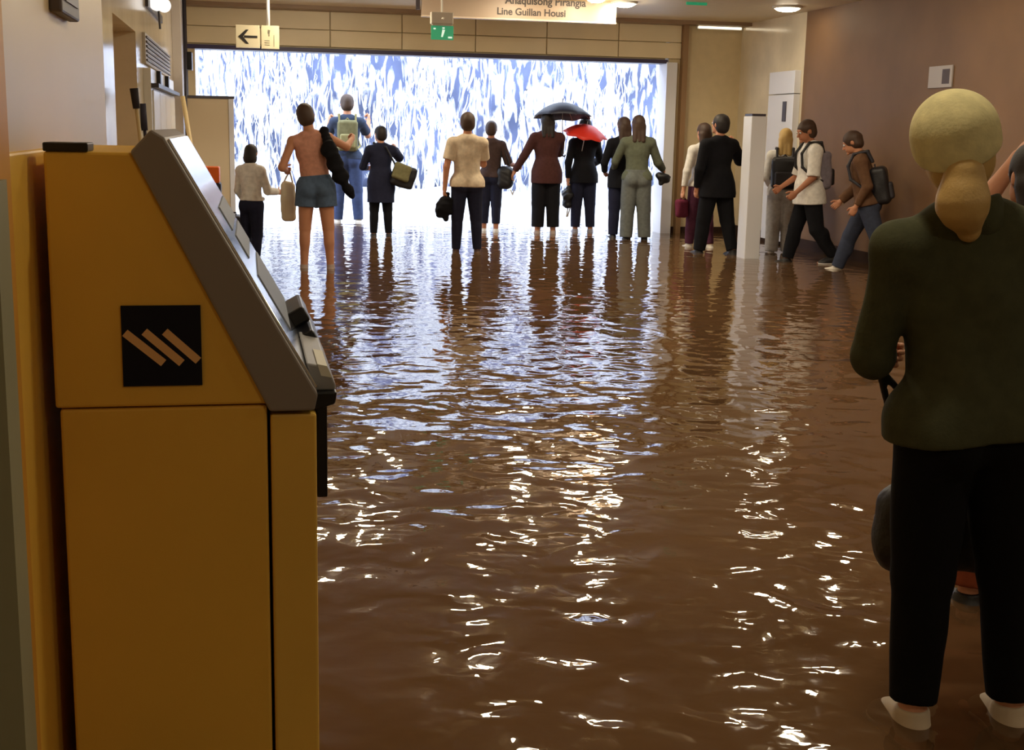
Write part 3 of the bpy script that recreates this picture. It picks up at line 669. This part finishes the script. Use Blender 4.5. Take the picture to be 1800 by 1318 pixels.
part(MB().sph((x0+.52*(x1-x0), Y-.004, zb+.45*(zt-zb)), .014), 'indicator', mat('indicator_white', (250, 245, 235), .3), t)
Y = 16.4; c = at(1225, 0, Y); t = thing('exit_sign', 'small green exit sign at the top edge near the right corner', 'sign', (c.x, Y, CEIL))
panel(t, 'panel', (1208, -18, 1243, 9), Y, .02, green, .002); q = at(1225, -18, Y); part(MB().cyl((q.x, Y+.01, q.z), (q.x, Y+.01, CEIL+.0), .012), 'hanger', ring_m, t)
Y = 16.8; c = at(450, 60, Y); t = thing('direction_sign', 'cream hanging sign with a black left arrow on a white pole', 'sign', (c.x, Y, CEIL))
sg = mat('sign_cream', (214, 204, 176), .45)
x0, x1, zb, zt = panel(t, 'board', (414, 44, 457, 84), Y, .06, sg); x2, x3, z2, z3 = panel(t, 'side_board', (459, 45, 491, 86), Y, .06, mat('sign_cream_side', (206, 196, 166), .45))
q0 = at(471, 6, Y); part(MB().cyl((q0.x, Y+.03, zt), (q0.x, Y+.03, CEIL), .022).cyl((q0.x, Y+.03, CEIL-.05), (q0.x, Y+.03, CEIL), .06), 'pole', white_p, t, smooth=True)
ar = MB(); w_, h_ = x1-x0, zt-zb; P = lambda u, v: (x0+u*w_, zb+v*h_)
ar.prism([P(.34, .44), P(.90, .44), P(.90, .54), P(.34, .54)], 'y', Y-.004, Y); ar.prism([P(.10, .49), P(.42, .80), P(.54, .80), P(.30, .49)], 'y', Y-.0045, Y); ar.prism([P(.10, .49), P(.30, .49), P(.54, .18), P(.42, .18)], 'y', Y-.0045, Y)
part(ar, 'arrow', mat('arrow_black', (34, 32, 34), .5), t)
ic = MB(); w_, h_ = x3-x2, z3-z2; P = lambda u, v: (x2+u*w_, z2+v*h_)
ic.prism([P(.36, .66), P(.46, .62), P(.50, .80), P(.38, .82)], 'y', Y-.003, Y); ic.prism([P(.40, .54), P(.46, .54), P(.46, .64), P(.42, .64)], 'y', Y-.003, Y)
for i in range(3): ic.prism([P(.18, .16+.09*i), P(.46, .16+.09*i), P(.46, .18+.09*i), P(.18, .18+.09*i)], 'y', Y-.003, Y)
ic.prism([P(.70, .1), P(.72, .1), P(.72, .6), P(.70, .6)], 'y', Y-.003, Y); part(ic, 'small_print', mat('arrow_grey', (110, 102, 88), .5), t)
# wall light strip by the right corner, white panel, notice
q0, q1 = at(1242, 46, DOOR_Y-.2), onX(1350, 47, WR)
t = thing('strip_light', 'thin lit strip light along the top of the wall right of the doorway', 'light', (6.9, DOOR_Y-.06, q0.z))
part(MB().box((6.86, DOOR_Y-.05, q0.z-.03), (WR-.02, DOOR_Y, q0.z+.03)), 'housing', white_p, t); part(MB().box((6.88, DOOR_Y-.065, q0.z-.018), (WR-.04, DOOR_Y-.05, q0.z+.018)), 'tube', emis('strip_glow', (1., .86, .6), 3.), t)
Y = 15.3; a = at(1322, 204, Y); b = at(1349, 204, Y); 
t = thing('display_column', 'tall white freestanding panel left of the person with the grey backpack', 'panel', ((a.x+b.x)/2, Y+.12, FLOOR))
part(MB().box((a.x, Y, FLOOR+.05), (b.x, Y+.28, a.z)), 'panel', mat('column_white', (236, 238, 246), .22), t, .012); part(MB().box((a.x-.01, Y-.01, FLOOR), (b.x+.01, Y+.29, FLOOR+.05)), 'base', grey_m, t)
part(MB().box((a.x+.01, Y+.02, a.z), (b.x-.01, Y+.26, a.z+.03)), 'cap', mat('shade_and_slot_dark', (66, 60, 72), .4), t)  # dark strip painted as the shade along the panel's top
ya, yb = onX(1393, 200, WR-.1).y, onX(1349, 200, WR-.1).y; zt, zm = onX(1370, 126, WR-.1).z, onX(1370, 166, WR-.1).z
t = thing('wall_cabinet', 'tall white cabinet against the marble wall behind the blonde person', 'cabinet', (WR, (ya+yb)/2, FLOOR))
part(MB().box((WR-.10, ya, FLOOR+.12), (WR, yb, zm-.006)), 'lower_door', mat('cabinet_gloss', (238, 240, 248), .18), t, .006); part(MB().box((WR-.10, ya, zm+.006), (WR, yb, zt)), 'upper_door', mat('cabinet_gloss', (238, 240, 248)), t, .006)
q = onX(1379, 196, WR-.1); part(MB().box((WR-.112, q.y-.06, q.z-.14), (WR-.10, q.y+.06, q.z+.14)), 'slot', mat('shade_and_slot_dark', (66, 60, 72), .4), t)
q = onX(1655, 135, WR); t = thing('wall_notice', 'small pale notice on the brown wall above the cap', 'notice', (WR, q.y, q.z))
part(MB().box((WR-.02, q.y-.25, q.z-.12), (WR, q.y+.25, q.z+.12)), 'plate', mat('notice_grey', (176, 168, 164), .5), t, .004); part(MB().box((WR-.023, q.y-.2, q.z-.08), (WR-.02, q.y-.05, q.z+.08)), 'pictogram', mat('notice_dark', (66, 46, 40), .5), t)

# ================================================================== PEOPLE
def spot(px, py, ytop, yy=None):
    """stand on the water line at pixel (px, py); height from the pixel row of the top of the head"""
    p = onZ(px, py); h = onY(px, ytop, p.y).z-FLOOR; return (p.x, p.y), h
blackc = cloth('black', (22, 22, 27)); navyc = cloth('navy', (34, 36, 56)); whitec = cloth('white', (226, 222, 216)); beigec = cloth('beige', (214, 196, 172))
jean = cloth('jeans', (66, 80, 118)); slate = cloth('slate_shorts', (84, 102, 128)); olive = cloth('olive', (120, 116, 84)); brownc = cloth('rust_brown', (76, 46, 44)); greyg = cloth('grey_green', (104, 108, 106))
hair_d = mat('hair_dark', (34, 26, 24), .6, bump=.12, bscale=150); hair_b = mat('hair_brown', (66, 46, 34), .6, bump=.12, bscale=150); hair_bl = mat('hair_blond', (206, 172, 108), .55, bump=.12, bscale=150)
shoe_w = mat('shoe_white', (222, 216, 206), .6); shoe_d = mat('shoe_dark', (30, 28, 30), .5); sole_w = mat('sole_white', (235, 232, 226), .6)
SK1, SK2, SK3 = (214, 156, 124), (196, 138, 106), (176, 118, 88)
black_b = mat('bag_black', (26, 25, 30), .5, bump=.2, bscale=60)

def backpack(p, label, m, m2, z=.17, size=(.15, .075, .21), back=.155, x=0., tilt=0.):
    H = p.h; c = p.sp(x/H, 0, z)+p.T @ np.array((0, -back, 0)); Mx = p.T @ rotm(0, tilt, 0); q = lambda a, b, cc: c+Mx @ np.array((a, b, cc))
    f = Fld(); f.box(c, size, .06, .02, Mx); f.fold = (.006, 14, 8); o = held('backpack', label, 'backpack', p, f, m)
    f = Fld(); f.box(q(0, -size[1]-.005, -size[2]*.35), (size[0]*.75, .035, size[2]*.45), .03, .02, Mx); child('pocket', f, m2, o)
    f = Fld(); f.cone(q(-.03, .02, size[2]), q(0, .02, size[2]+.03), .008, .008, .01); f.cone(q(0, .02, size[2]+.03), q(.03, .02, size[2]), .008, .008, .01); child('loop', f, m2, o)
    for sd in (-1, 1):
        f = Fld(); H = p.h; pts = [p.sp(sd*.062*p.w, -.075, .245), p.sp(sd*.064*p.w, -.055, .318), p.sp(sd*.066*p.w, .03, .318), p.sp(sd*.068*p.w, .080, .25), p.sp(sd*.075*p.w, .078, .16), p.sp(sd*.098*p.w, .0, .08), p.sp(sd*.07*p.w, -.075, .06)]
        for a, b in zip(pts[:-1], pts[1:]): f.cone(a, b, .017, .017, .012)
        child('strap', f, m2, o)
    return o
def handbag(p, label, cat, name, c, half, m, rd=.04, hnd=None, M_=None, fold=.008, m2=None, seed=4):
    f = Fld(); c = np.array(c, float); Mx = np.eye(3) if M_ is None else M_; f.box(c, half, rd, .02, Mx); f.fold = (fold, 15, seed); o = held(name, label, cat, p, f, m)
    if hnd is not None:
        f = Fld(); g = np.array(hnd, float)
        for sd in (-1, 1):
            a = c+Mx @ np.array((sd*half[0]*.6, 0, half[2]*.9)); f.cone(a, g, .010, .010, .01)
        child('handle', f, m2 or m, o)
    return o
def garment(p, label, cat, name, segs, m, fold=.014, seed=6):
    f = Fld()
    for a, b, r1, r2 in segs: f.cone(a, b, r1, r2, .04)
    f.fold = (fold, 20, seed); return held(name, label, cat, p, f, m)
def phone(p, i, label):
    g = p.grip[i]; f = Fld(); A = p.arms[i]; d = N(A[2]-A[1]); f.box(g+d*.04, (.037, .006, .075), .006, .002); return held('phone', label, 'phone', p, f, black, .004)
def umbrella(label, top, tilt, az, r, m, mr, shaft=.85, hgt=.24, patch=None):
    t = thing('umbrella', label, 'umbrella', top); t.rotation_euler = (tilt[0], tilt[1], az)
    bm = bmesh.new(); NR, NS, SUB = 8, 6, 4; rows = []
    for j in range(NS+1):
        u = j/NS; row = []
        for k in range(NR*SUB):
            ph = 2*math.pi*k/(NR*SUB); fr = abs(((k % SUB)/SUB)-.5)*2          # 1 at a rib, 0 between ribs
            sag = (1-fr)*u*u; rr = r*u*(1-.12*sag); z = -hgt*(u**1.9)+.045*sag*u*.4
            row.append(bm.verts.new((rr*math.cos(ph), rr*math.sin(ph), z)) if j else None)
        rows.append(row)
    cv = bm.verts.new((0, 0, 0)); n = NR*SUB
    for k in range(n): bm.faces.new((cv, rows[1][k], rows[1][(k+1) % n]))
    for j in range(1, NS):
        for k in range(n): bm.faces.new((rows[j][k], rows[j+1][k], rows[j+1][(k+1) % n], rows[j][(k+1) % n]))
    me = bpy.data.meshes.new('canopy'); bm.to_mesh(me); bm.free(); ms = [m]+([patch] if patch else [])
    o = link('canopy', me, ms, t); me.polygons.foreach_set('use_smooth', [True]*len(me.polygons))
    if patch:
        for pl in me.polygons:
            if 0 <= math.atan2(pl.center.y, pl.center.x) < math.pi/4 and pl.center.xy.length > r*.55: pl.material_index = 1
    sd = o.modifiers.new('thick', 'SOLIDIFY'); sd.thickness = .003
    part0 = lambda mb, nm, mm: mb.build(nm, mm, t, smooth=True)
    part0(MB().cyl((0, 0, .05), (0, 0, -shaft), .006), 'shaft', mr); part0(MB().tube([(0, 0, -shaft+.02), (0, 0, -shaft-.06), (.015, 0, -shaft-.09), (.04, 0, -shaft-.10), (.06, 0, -shaft-.075)], .012), 'handle', black)
    for k in range(NR):
        ph = 2*math.pi*k/NR; pts = [(r*u*math.cos(ph), r*u*math.sin(ph), -hgt*(u**1.9)-.006) for u in (.02, .3, .6, .85, 1.)]; part0(MB().tube(pts, .003, 5), 'rib', mr)
    return t
def v3(p, x, y, z): return np.array((x, y, z), float)

# --- child at the left
loc, h = spot(442, 462, 254)
p = Person('small child in a white shirt and dark leggings beside the beige board', h, loc, -.55, SK1, arms=((5, 12, 35, -10), (18, 10, 85, 2)), legs=((4, 3, 4), (-3, 3, 6)), w=.92, fat=.95, head=(8, 0, 10))
p.hair(hair_d, 'bob'); p.top(whitec, 'shirt', 'long', .014, hem=.02, fold=.007); p.pants(navyc, 'leggings', .007, end=.86)
f = Fld(); f.cone(p.sp(-.075, .05, .03), p.sp(-.085, .05, -.10), .016, .024, .02).cone(p.sp(-.06, .06, .03), p.sp(-.05, .07, -.08), .016, .02, .02).cone(p.sp(-.09, .03, .035), p.sp(.09, .03, .035), .02, .02, .02); f.fold = (.005, 30, 2); blob('tied_hem', f, whitec, p.o, .008)
# --- person in shorts holding a white bag
loc, h = spot(558, 471, 182)
p = Person('bare-legged person in slate blue shorts with one arm raised', h, loc, -.08, SK2, arms=((-16, 26, 84, -4), (66, 34, 108, 14)), legs=((0, 3, 2), (-2, 5, 3)), lean=(2, -6), head=(0, -8, 0), curl=(1.2, .8), w=1.05)
p.hair(hair_b, 'short'); p.top(cloth('pinkish_beige', (206, 150, 130)), 'vest', 'none', .006, hem=.045, neck=False, fold=.003)
p.pants(slate, 'shorts', .014, end=.24, loose=.02, waist=.05); p.shoes(mat('sandal', (170, 150, 140), .6), .004, shoe_d)
g = p.grip[0]; handbag(p, 'long white plastic carrier bag hanging from the hand of the person in shorts', 'bag', 'carrier_bag', g+v3(p, -.02, .02, -.34), (.085, .05, .23), mat('bag_white', (226, 214, 186), .5, trans=.0, bump=.5, bscale=14), .06, g, m2=mat('bag_white', (226, 214, 186)))
garment(p, 'black jacket slung over the right shoulder of the person in shorts', 'jacket', 'jacket', [(p.sp(.085, -.02, .31), p.sp(.105, -.075, .20), .035, .07), (p.sp(.105, -.075, .20), p.sp(.15, -.07, .04), .085, .085), (p.sp(.15, -.07, .04), p.sp(.21, -.05, -.09), .07, .04), (p.sp(.085, -.02, .31), p.sp(.09, .07, .24), .035, .045)], blackc)
# --- person with olive backpack, outside
loc, h = spot(612, 390, 166)
p = Person('person in blue jeans with an olive backpack standing outside facing the falling water', h, loc, -.05, SK2, arms=((50, 14, 138, -4), (52, 20, 140, 4)), legs=((2, 4, 3), (-2, 5, 3)), curl=(.9, .9), head=(8, 0, 0))
p.hair(hair_b, 'short'); p.top(cloth('steel', (60, 70, 92)), 'shirt', 'short', .016, hem=-.02); p.pants(jean, 'jeans', .013, end=.98, loose=.01); p.shoes(shoe_w)
backpack(p, 'olive backpack on the person in blue jeans outside the doorway', olive, cloth('olive_light', (150, 142, 100)), z=.16, size=(.165, .09, .25))
# --- dark coat with olive satchel
loc, h = spot(670, 414, 222)
p = Person('person in a dark coat and leggings carrying an olive and black shoulder bag', h, loc, .15, SK1, arms=((25, 15, 85, -25), (62, 35, 120, 0)), legs=((2, 2, 2), (-1, 3, 2)), curl=(.8, .9), head=(0, 0, 15))
p.hair(hair_d, 'short'); p.top(navyc, 'coat', 'long', .022, hem=-.20, fold=.008, flare=.01); p.pants(blackc, 'leggings', .008, end=.95); p.shoes(shoe_d)
o = handbag(p, 'olive and black shoulder bag on the hip of the person in the dark coat', 'bag', 'shoulder_bag', p.sp(.185, -.09, .035), (.17, .085, .165), black_b, .05, None, rotm(0, R(18), 0))
f = Fld(); f.box(p.sp(.155, -.145, .075), (.13, .045, .12), .04, .02, rotm(0, R(18), 0)); f.fold = (.006, 14, 3); child('flap', f, olive, o)
f = Fld(); f.cone(p.sp(.12, -.09, .12), p.sp(.03, -.07, .29), .014, .014, .01).cone(p.sp(.03, -.07, .29), p.sp(-.06, .02, .325), .014, .014, .01).cone(p.sp(-.06, .02, .325), p.sp(-.03, .085, .24), .014, .014, .01); child('strap', f, black_b, o)
# --- man in beige T-shirt
loc, h = spot(820, 442, 198)
p = Person('man in beige T-shirt and slim dark jeans holding a black jacket', h, loc, -.06, SK2, arms=((-4, 13, 4, 4), (30, 6, 95, -20)), legs=((1, 3, 2), (-1, 4, 2)), curl=(1.3, .9), w=1.04)
p.hair(hair_b, 'short'); p.top(beigec, 'tshirt', 'short', .022, hem=-.045, fold=.009); p.pants(navyc, 'jeans', .008, end=.97, waist=0.); p.shoes(mat('shoe_brown', (70, 46, 40), .6), .004)
g = p.grip[0]; garment(p, 'black jacket bundled in the left hand of the man in the beige T-shirt', 'jacket', 'jacket', [(g, g+v3(p, -.03, 0, -.12), .035, .08), (g+v3(p, -.03, 0, -.12), g+v3(p, -.10, 0, -.24), .09, .055), (g+v3(p, .03, 0, -.10), g+v3(p, .09, .02, -.20), .07, .05), (g+v3(p, 0, 0, -.15), g+v3(p, -.01, 0, -.31), .07, .03)], blackc, seed=9)
# --- companion with round black bag
loc, h = spot(861, 406, 213)
p = Person('dark-clothed person just right of the man in the beige T-shirt, forearm raised', h, loc, -.35, SK3, arms=((20, 10, 80, -15), (12, 20, 78, 26)), legs=((2, 1, 3), (-2, 2, 3)), curl=(.8, 1.0), w=.95)
p.hair(hair_b, 'short'); p.top(cloth('dark_brown', (74, 58, 56)), 'blouse', 'elbow', .018, hem=-.02); p.pants(navyc, 'trousers', .012, end=.86, loose=.004); p.shoes(shoe_w)
o = handbag(p, 'large black rounded handbag on the right hip of the dark-clothed companion', 'bag', 'handbag', p.sp(.135, -.02, -.02), (.13, .12, .17), black_b, .10, p.sp(.10, -.03, .30), seed=7)
f = Fld(); q = p.sp(.19, -.03, -.13); f.cone(q, q+v3(p, .03, 0, -.07), .010, .010, .004).cone(q+v3(p, .05, 0, -.0), q+v3(p, .03, 0, -.07), .010, .010, .004); child('ring_strap', f, mat('pale_strap', (206, 200, 196), .5), o)
# --- black umbrella
loc, h = spot(958, 410, 196)
p = Person('person under the black umbrella in rust brown cardigan and wide trousers', h, loc, -.05, SK2, arms=((10, 28, 22, 26), (48, 6, 105, -18)), legs=((1, 2, 2), (-1, 2, 2)), curl=(.5, 1.2), w=1.0)
p.hair(hair_d, 'long'); p.top(brownc, 'cardigan', 'long', .028, hem=-.10, fold=.008); p.pants(blackc, 'trousers', .022, end=.90, loose=.022, waist=-.05); p.shoes(mat('sandal', (170, 150, 140)), .005)
q = at(989, 180, p.o.location.y+.15); umbrella('open black umbrella held up over two people in the doorway', (q.x, q.y, q.z), (R(-6), R(2), .2), .2, .475, mat('umbrella_black', (40, 42, 62), .5), ring_m, shaft=.72, hgt=.23, patch=None)
# --- red umbrella person
loc, h = spot(1024, 407, 208)
p = Person('person in dark clothes with a small red umbrella on the shoulder', h, loc, .05, SK2, arms=((-4, 14, 8, -2), (30, 22, 70, -8)), legs=((1, 2, 2), (-1, 3, 2)), curl=(1.3, 1.1), w=1.0)
p.hair(hair_d, 'short'); p.top(blackc, 'jacket', 'long', .022, hem=-.08, fold=.008); p.pants(navyc, 'trousers', .014, end=.92, loose=.01); p.shoes(mat('shoe_grey', (150, 144, 150), .6))
q = at(1032, 219, p.o.location.y-.20); umbrella('small red umbrella with a white panel resting on a shoulder', (q.x, q.y, q.z), (R(12), R(10), 0), -.3, .36, mat('umbrella_red', (226, 52, 34), .5), ring_m, shaft=.55, hgt=.17, patch=mat('umbrella_white', (240, 226, 222), .5))
g = p.grip[0]; o = garment(p, 'black cloth bag with a pale loop hanging between the two umbrella holders', 'bag', 'cloth_bag', [(g, g+v3(p, -.02, 0, -.14), .03, .09), (g+v3(p, -.03, 0, -.14), g+v3(p, -.03, 0, -.30), .09, .07)], black_b)
f = Fld(); q = g+v3(p, -.02, 0, -.36); f.cone(q, q+v3(p, -.02, 0, -.13), .011, .011, .004).cone(q+v3(p, .04, 0, .02), q+v3(p, -.0, 0, -.13), .011, .011, .004); child('loop', f, mat('pale_strap', (206, 200, 196)), o)
# --- pair at the right of the doorway
loc, h = spot(1090, 417, 206)
p = Person('person in black half hidden behind the one in grey-green', h, loc, .1, SK2, arms=((15, 14, 60, -20), (20, 8, 80, -20)), legs=((1, 2, 2), (-1, 2, 2)), w=.98)
p.hair(hair_b, 'long'); p.top(blackc, 'coat', 'long', .022, hem=-.10, fold=.008); p.pants(navyc, 'trousers', .014, end=.96, loose=.008); p.shoes(shoe_d)
loc, h = spot(1116, 421, 203)
p = Person('person in grey-green top and trousers with arms held out, nearest the right jamb', h, loc, -.12, SK1, arms=((18, 22, 66, -6), (14, 24, 66, 26)), legs=((1, 3, 3), (-1, 4, 3)), curl=(.8, 1.1))
p.hair(hair_b, 'long'); p.top(cloth('olive_top', (96, 100, 84)), 'blouse', 'long', .022, hem=-.03, fold=.008); p.pants(greyg, 'trousers', .022, end=.97, loose=.022); p.shoes(shoe_d)
c = p.sp(.215, .02, -.01); garment(p, 'small black bag hanging at the side of the person in grey-green', 'bag', 'small_bag', [(c+v3(p, -.05, 0, .03), c+v3(p, .06, 0, -.02), .055, .06), (c+v3(p, .05, 0, .0), c+v3(p, .12, 0, .01), .04, .012), (c, c+v3(p, -.02, 0, -.08), .05, .03), (c, p.grip[1], .012, .012)], black_b)
# --- dark man right of the door, and the person beyond him
loc, h = spot(1258, 446, 200)
p = Person('man in a black coat right of the doorway with one hand raised to his face', h, loc, .25, SK2, arms=((4, 12, 20, -6), (34, 44, 138, 4)), legs=((10, 4, 4), (-8, 5, 10)), curl=(.8, 1.0), w=1.08, head=(-5, 0, 10))
p.hair(hair_d, 'short'); p.top(blackc, 'coat', 'long', .032, hem=-.10, fold=.010, flare=.01); p.pants(blackc, 'trousers', .018, end=.96, loose=.012); p.shoes(shoe_d, .014)
loc, h = spot(1229, 434, 216)
p = Person('person in a white top mostly hidden behind the man in the black coat', h, loc, .2, SK1, arms=((-2, 16, 6, 6), (5, 8, 20, 0)), legs=((8, 2, 4), (-6, 2, 6)), curl=(1.2, .5), w=.92)
p.hair(hair_b, 'long'); p.top(whitec, 'blouse', 'long', .018, hem=-.02); p.pants(cloth('maroon', (88, 48, 70)), 'trousers', .012, end=.95); p.shoes(shoe_w)
g = p.grip[0]; handbag(p, 'maroon bag held low on the far side of the man in the black coat', 'bag', 'handbag', g+v3(p, -.03, 0, -.16), (.10, .06, .13), cloth('maroon_bag', (104, 40, 62)), .05, g, seed=5)
# --- blonde with black backpack by the white panel
loc, h = spot(1369, 444, 226)
p = Person('blonde person in pale grey trousers standing behind the white panel with a black rucksack', h, loc, -.35, SK1, arms=((10, 10, 60, -15), (10, 10, 60, -15)), legs=((0, 2, 2), (0, 2, 2)), w=.98)
p.hair(hair_bl, 'long'); p.top(whitec, 'blouse', 'long', .018, hem=-.05); p.pants(cloth('pale_grey', (176, 172, 170)), 'trousers', .022, end=.98, loose=.02); p.shoes(shoe_w)
backpack(p, 'black rucksack on the back of the blonde person beside the white panel', black_b, mat('bag_dark_grey', (44, 42, 50), .6), z=.13, size=(.17, .10, .21))
# --- white T-shirt walker
loc, h = spot(1421, 462, 206)
p = Person('walking person in loose white T-shirt and black trousers with grey backpack', h, loc, 1.45, SK3, arms=((8, 8, 50, 0), (15, 8, 60, -8)), legs=((-10, 3, 26), (15, 3, 4)), curl=(.9, .8), lean=(3, 0), head=(16, 0, 10))
p.hair(hair_b, 'short'); p.top(whitec, 'tshirt', 'elbow', .034, hem=-.09, fold=.010, flare=.01); p.pants(blackc, 'trousers', .016, end=.95, loose=.008); p.shoes(shoe_d, .010, sole_w)
backpack(p, 'grey backpack on the walker in the white T-shirt', cloth('backpack_grey', (132, 124, 134)), black_b, z=.13, size=(.15, .085, .23))
# --- brown jacket walker
loc, h = spot(1522, 477, 216)
p = Person('stooping person in brown jacket and jeans walking left along the brown wall', h, loc, 1.05, SK2, arms=((-6, 10, 40, -4), (20, 8, 60, -8)), legs=((-20, 3, 14), (24, 3, 6)), curl=(.9, .8), lean=(14, 0), head=(14, 0, 0))
p.hair(hair_b, 'short'); p.top(cloth('brown_jacket', (100, 72, 52)), 'jacket', 'long', .028, hem=-.03, fold=.009); p.pants(cloth('jeans_dark', (58, 64, 82)), 'jeans', .016, end=.97, loose=.010); p.shoes(shoe_w)
backpack(p, 'black backpack slung low on the stooping walker in the brown jacket', black_b, mat('bag_dark_grey', (44, 42, 50)), z=.08, size=(.17, .10, .22), back=.17)
# --- woman in the foreground
loc, h = spot(1688, 1262, 172)
HR = .0055
p = Person('woman in cream cap and dark olive sweatshirt, back turned, in the foreground', h, loc, -.10, SK1, arms=((12, 9, 78, -26), (14, 13, 78, -26)), legs=((0, 0.5, 2), (0, 8, 2)), lean=(0, -6), curl=(1.1, .9), w=1.06, fat=1.02, res=.0065, hres=.0035, head=(-6, -10, -22))
H = p.h
p.hair(hair_bl, 'short')
f = Fld(); f.ell(p.hp(0, -.074, -.030), np.array((.018, .020, .020))*H, .01, p.TH); f.cone(p.hp(0, -.072, -.025), p.hp(-.010, -.082, -.066), .028*H, .036*H, .02); f.cone(p.hp(-.010, -.082, -.066), p.hp(-.008, -.070, -.108), .036*H, .018*H, .02); f.fold = (.0016, 45, 4); blob('ponytail', f, hair_bl, p.o, .0055)
f = Fld(); f.ell(p.hp(0, -.010, .022), np.array((.064, .076, .067))*H, .01, p.TH); f.ell(p.hp(0, -.030, -.004), np.array((.059, .057, .048))*H, .02, p.TH); f.plane(p.hp(0, -.06, -.012), p.TH @ np.array((0, -.40, 1.)), .01); f.fold = (.0012, 30, 2)
cap = blob('cap', f, cloth('cap_cream', (226, 216, 164)), p.o, .005)
f = Fld(); f.ell(p.hp(0, .085, .020), np.array((.050, .060, .006))*H, .01, p.TH); blob('brim', f, cloth('cap_cream', (226, 216, 164)), cap, .005)
olive_d = cloth('dark_olive', (74, 76, 54))
tp = p.top(olive_d, 'sweatshirt', 'long', .030, hem=-.03, fold=.013, flare=.014, sg=.017, seed=12, res=.0065)
f = Fld(); f.cone(p.sp(0, -.014, .300), p.nb+p.TH @ np.array((0, -.002, .02))*H, .048*H, .044*H, .02, True); f.fold = (.003, 30, 3); blob('collar', f, cloth('dark_olive', (74, 76, 54)), tp, .0065)
p.pants(cloth('jet_black', (13, 12, 14)), 'trousers', .012, end=.93, loose=.006, fold=.006, res=.0065); p.shoes(mat('shoe_pale', (206, 188, 162), .6), .010, sole_w, res=.0065)
o = handbag(p, 'large soft black bag hanging in front of the woman in the cream cap', 'bag', 'tote_bag', p.sp(.018, .155, -.235), (.185, .07, .135), mat('bag_jet', (17, 16, 18), .5, bump=.3, bscale=40), .06, p.arms[0][1]+(p.arms[0][2]-p.arms[0][1])*.5-np.array((0, 0, .03)), fold=.012)
# --- person cut by the right edge
loc, h = spot(1754, 1052, 250)
p = Person('long-haired person with raised arm cut off by the right edge', h, loc, -.05, SK2, arms=((112, -20, 165, -40), (5, 10, 20, 0)), legs=((0, 3, 2), (0, 3, 2)), curl=(.8, .5), res=.008)
p.hair(hair_d, 'long'); p.top(blackc, 'top', 'short', .018, hem=-.04); p.pants(cloth('rust', (134, 66, 40)), 'trousers', .016, end=.92, loose=.014); p.shoes(shoe_d, .012)

# ------------------------------------------------------------------ view
SC.view_settings.view_transform = 'Standard'; SC.view_settings.look = 'None'; SC.view_settings.gamma = 1.; SC.view_settings.exposure = 0.; SC.view_settings.use_curve_mapping = False
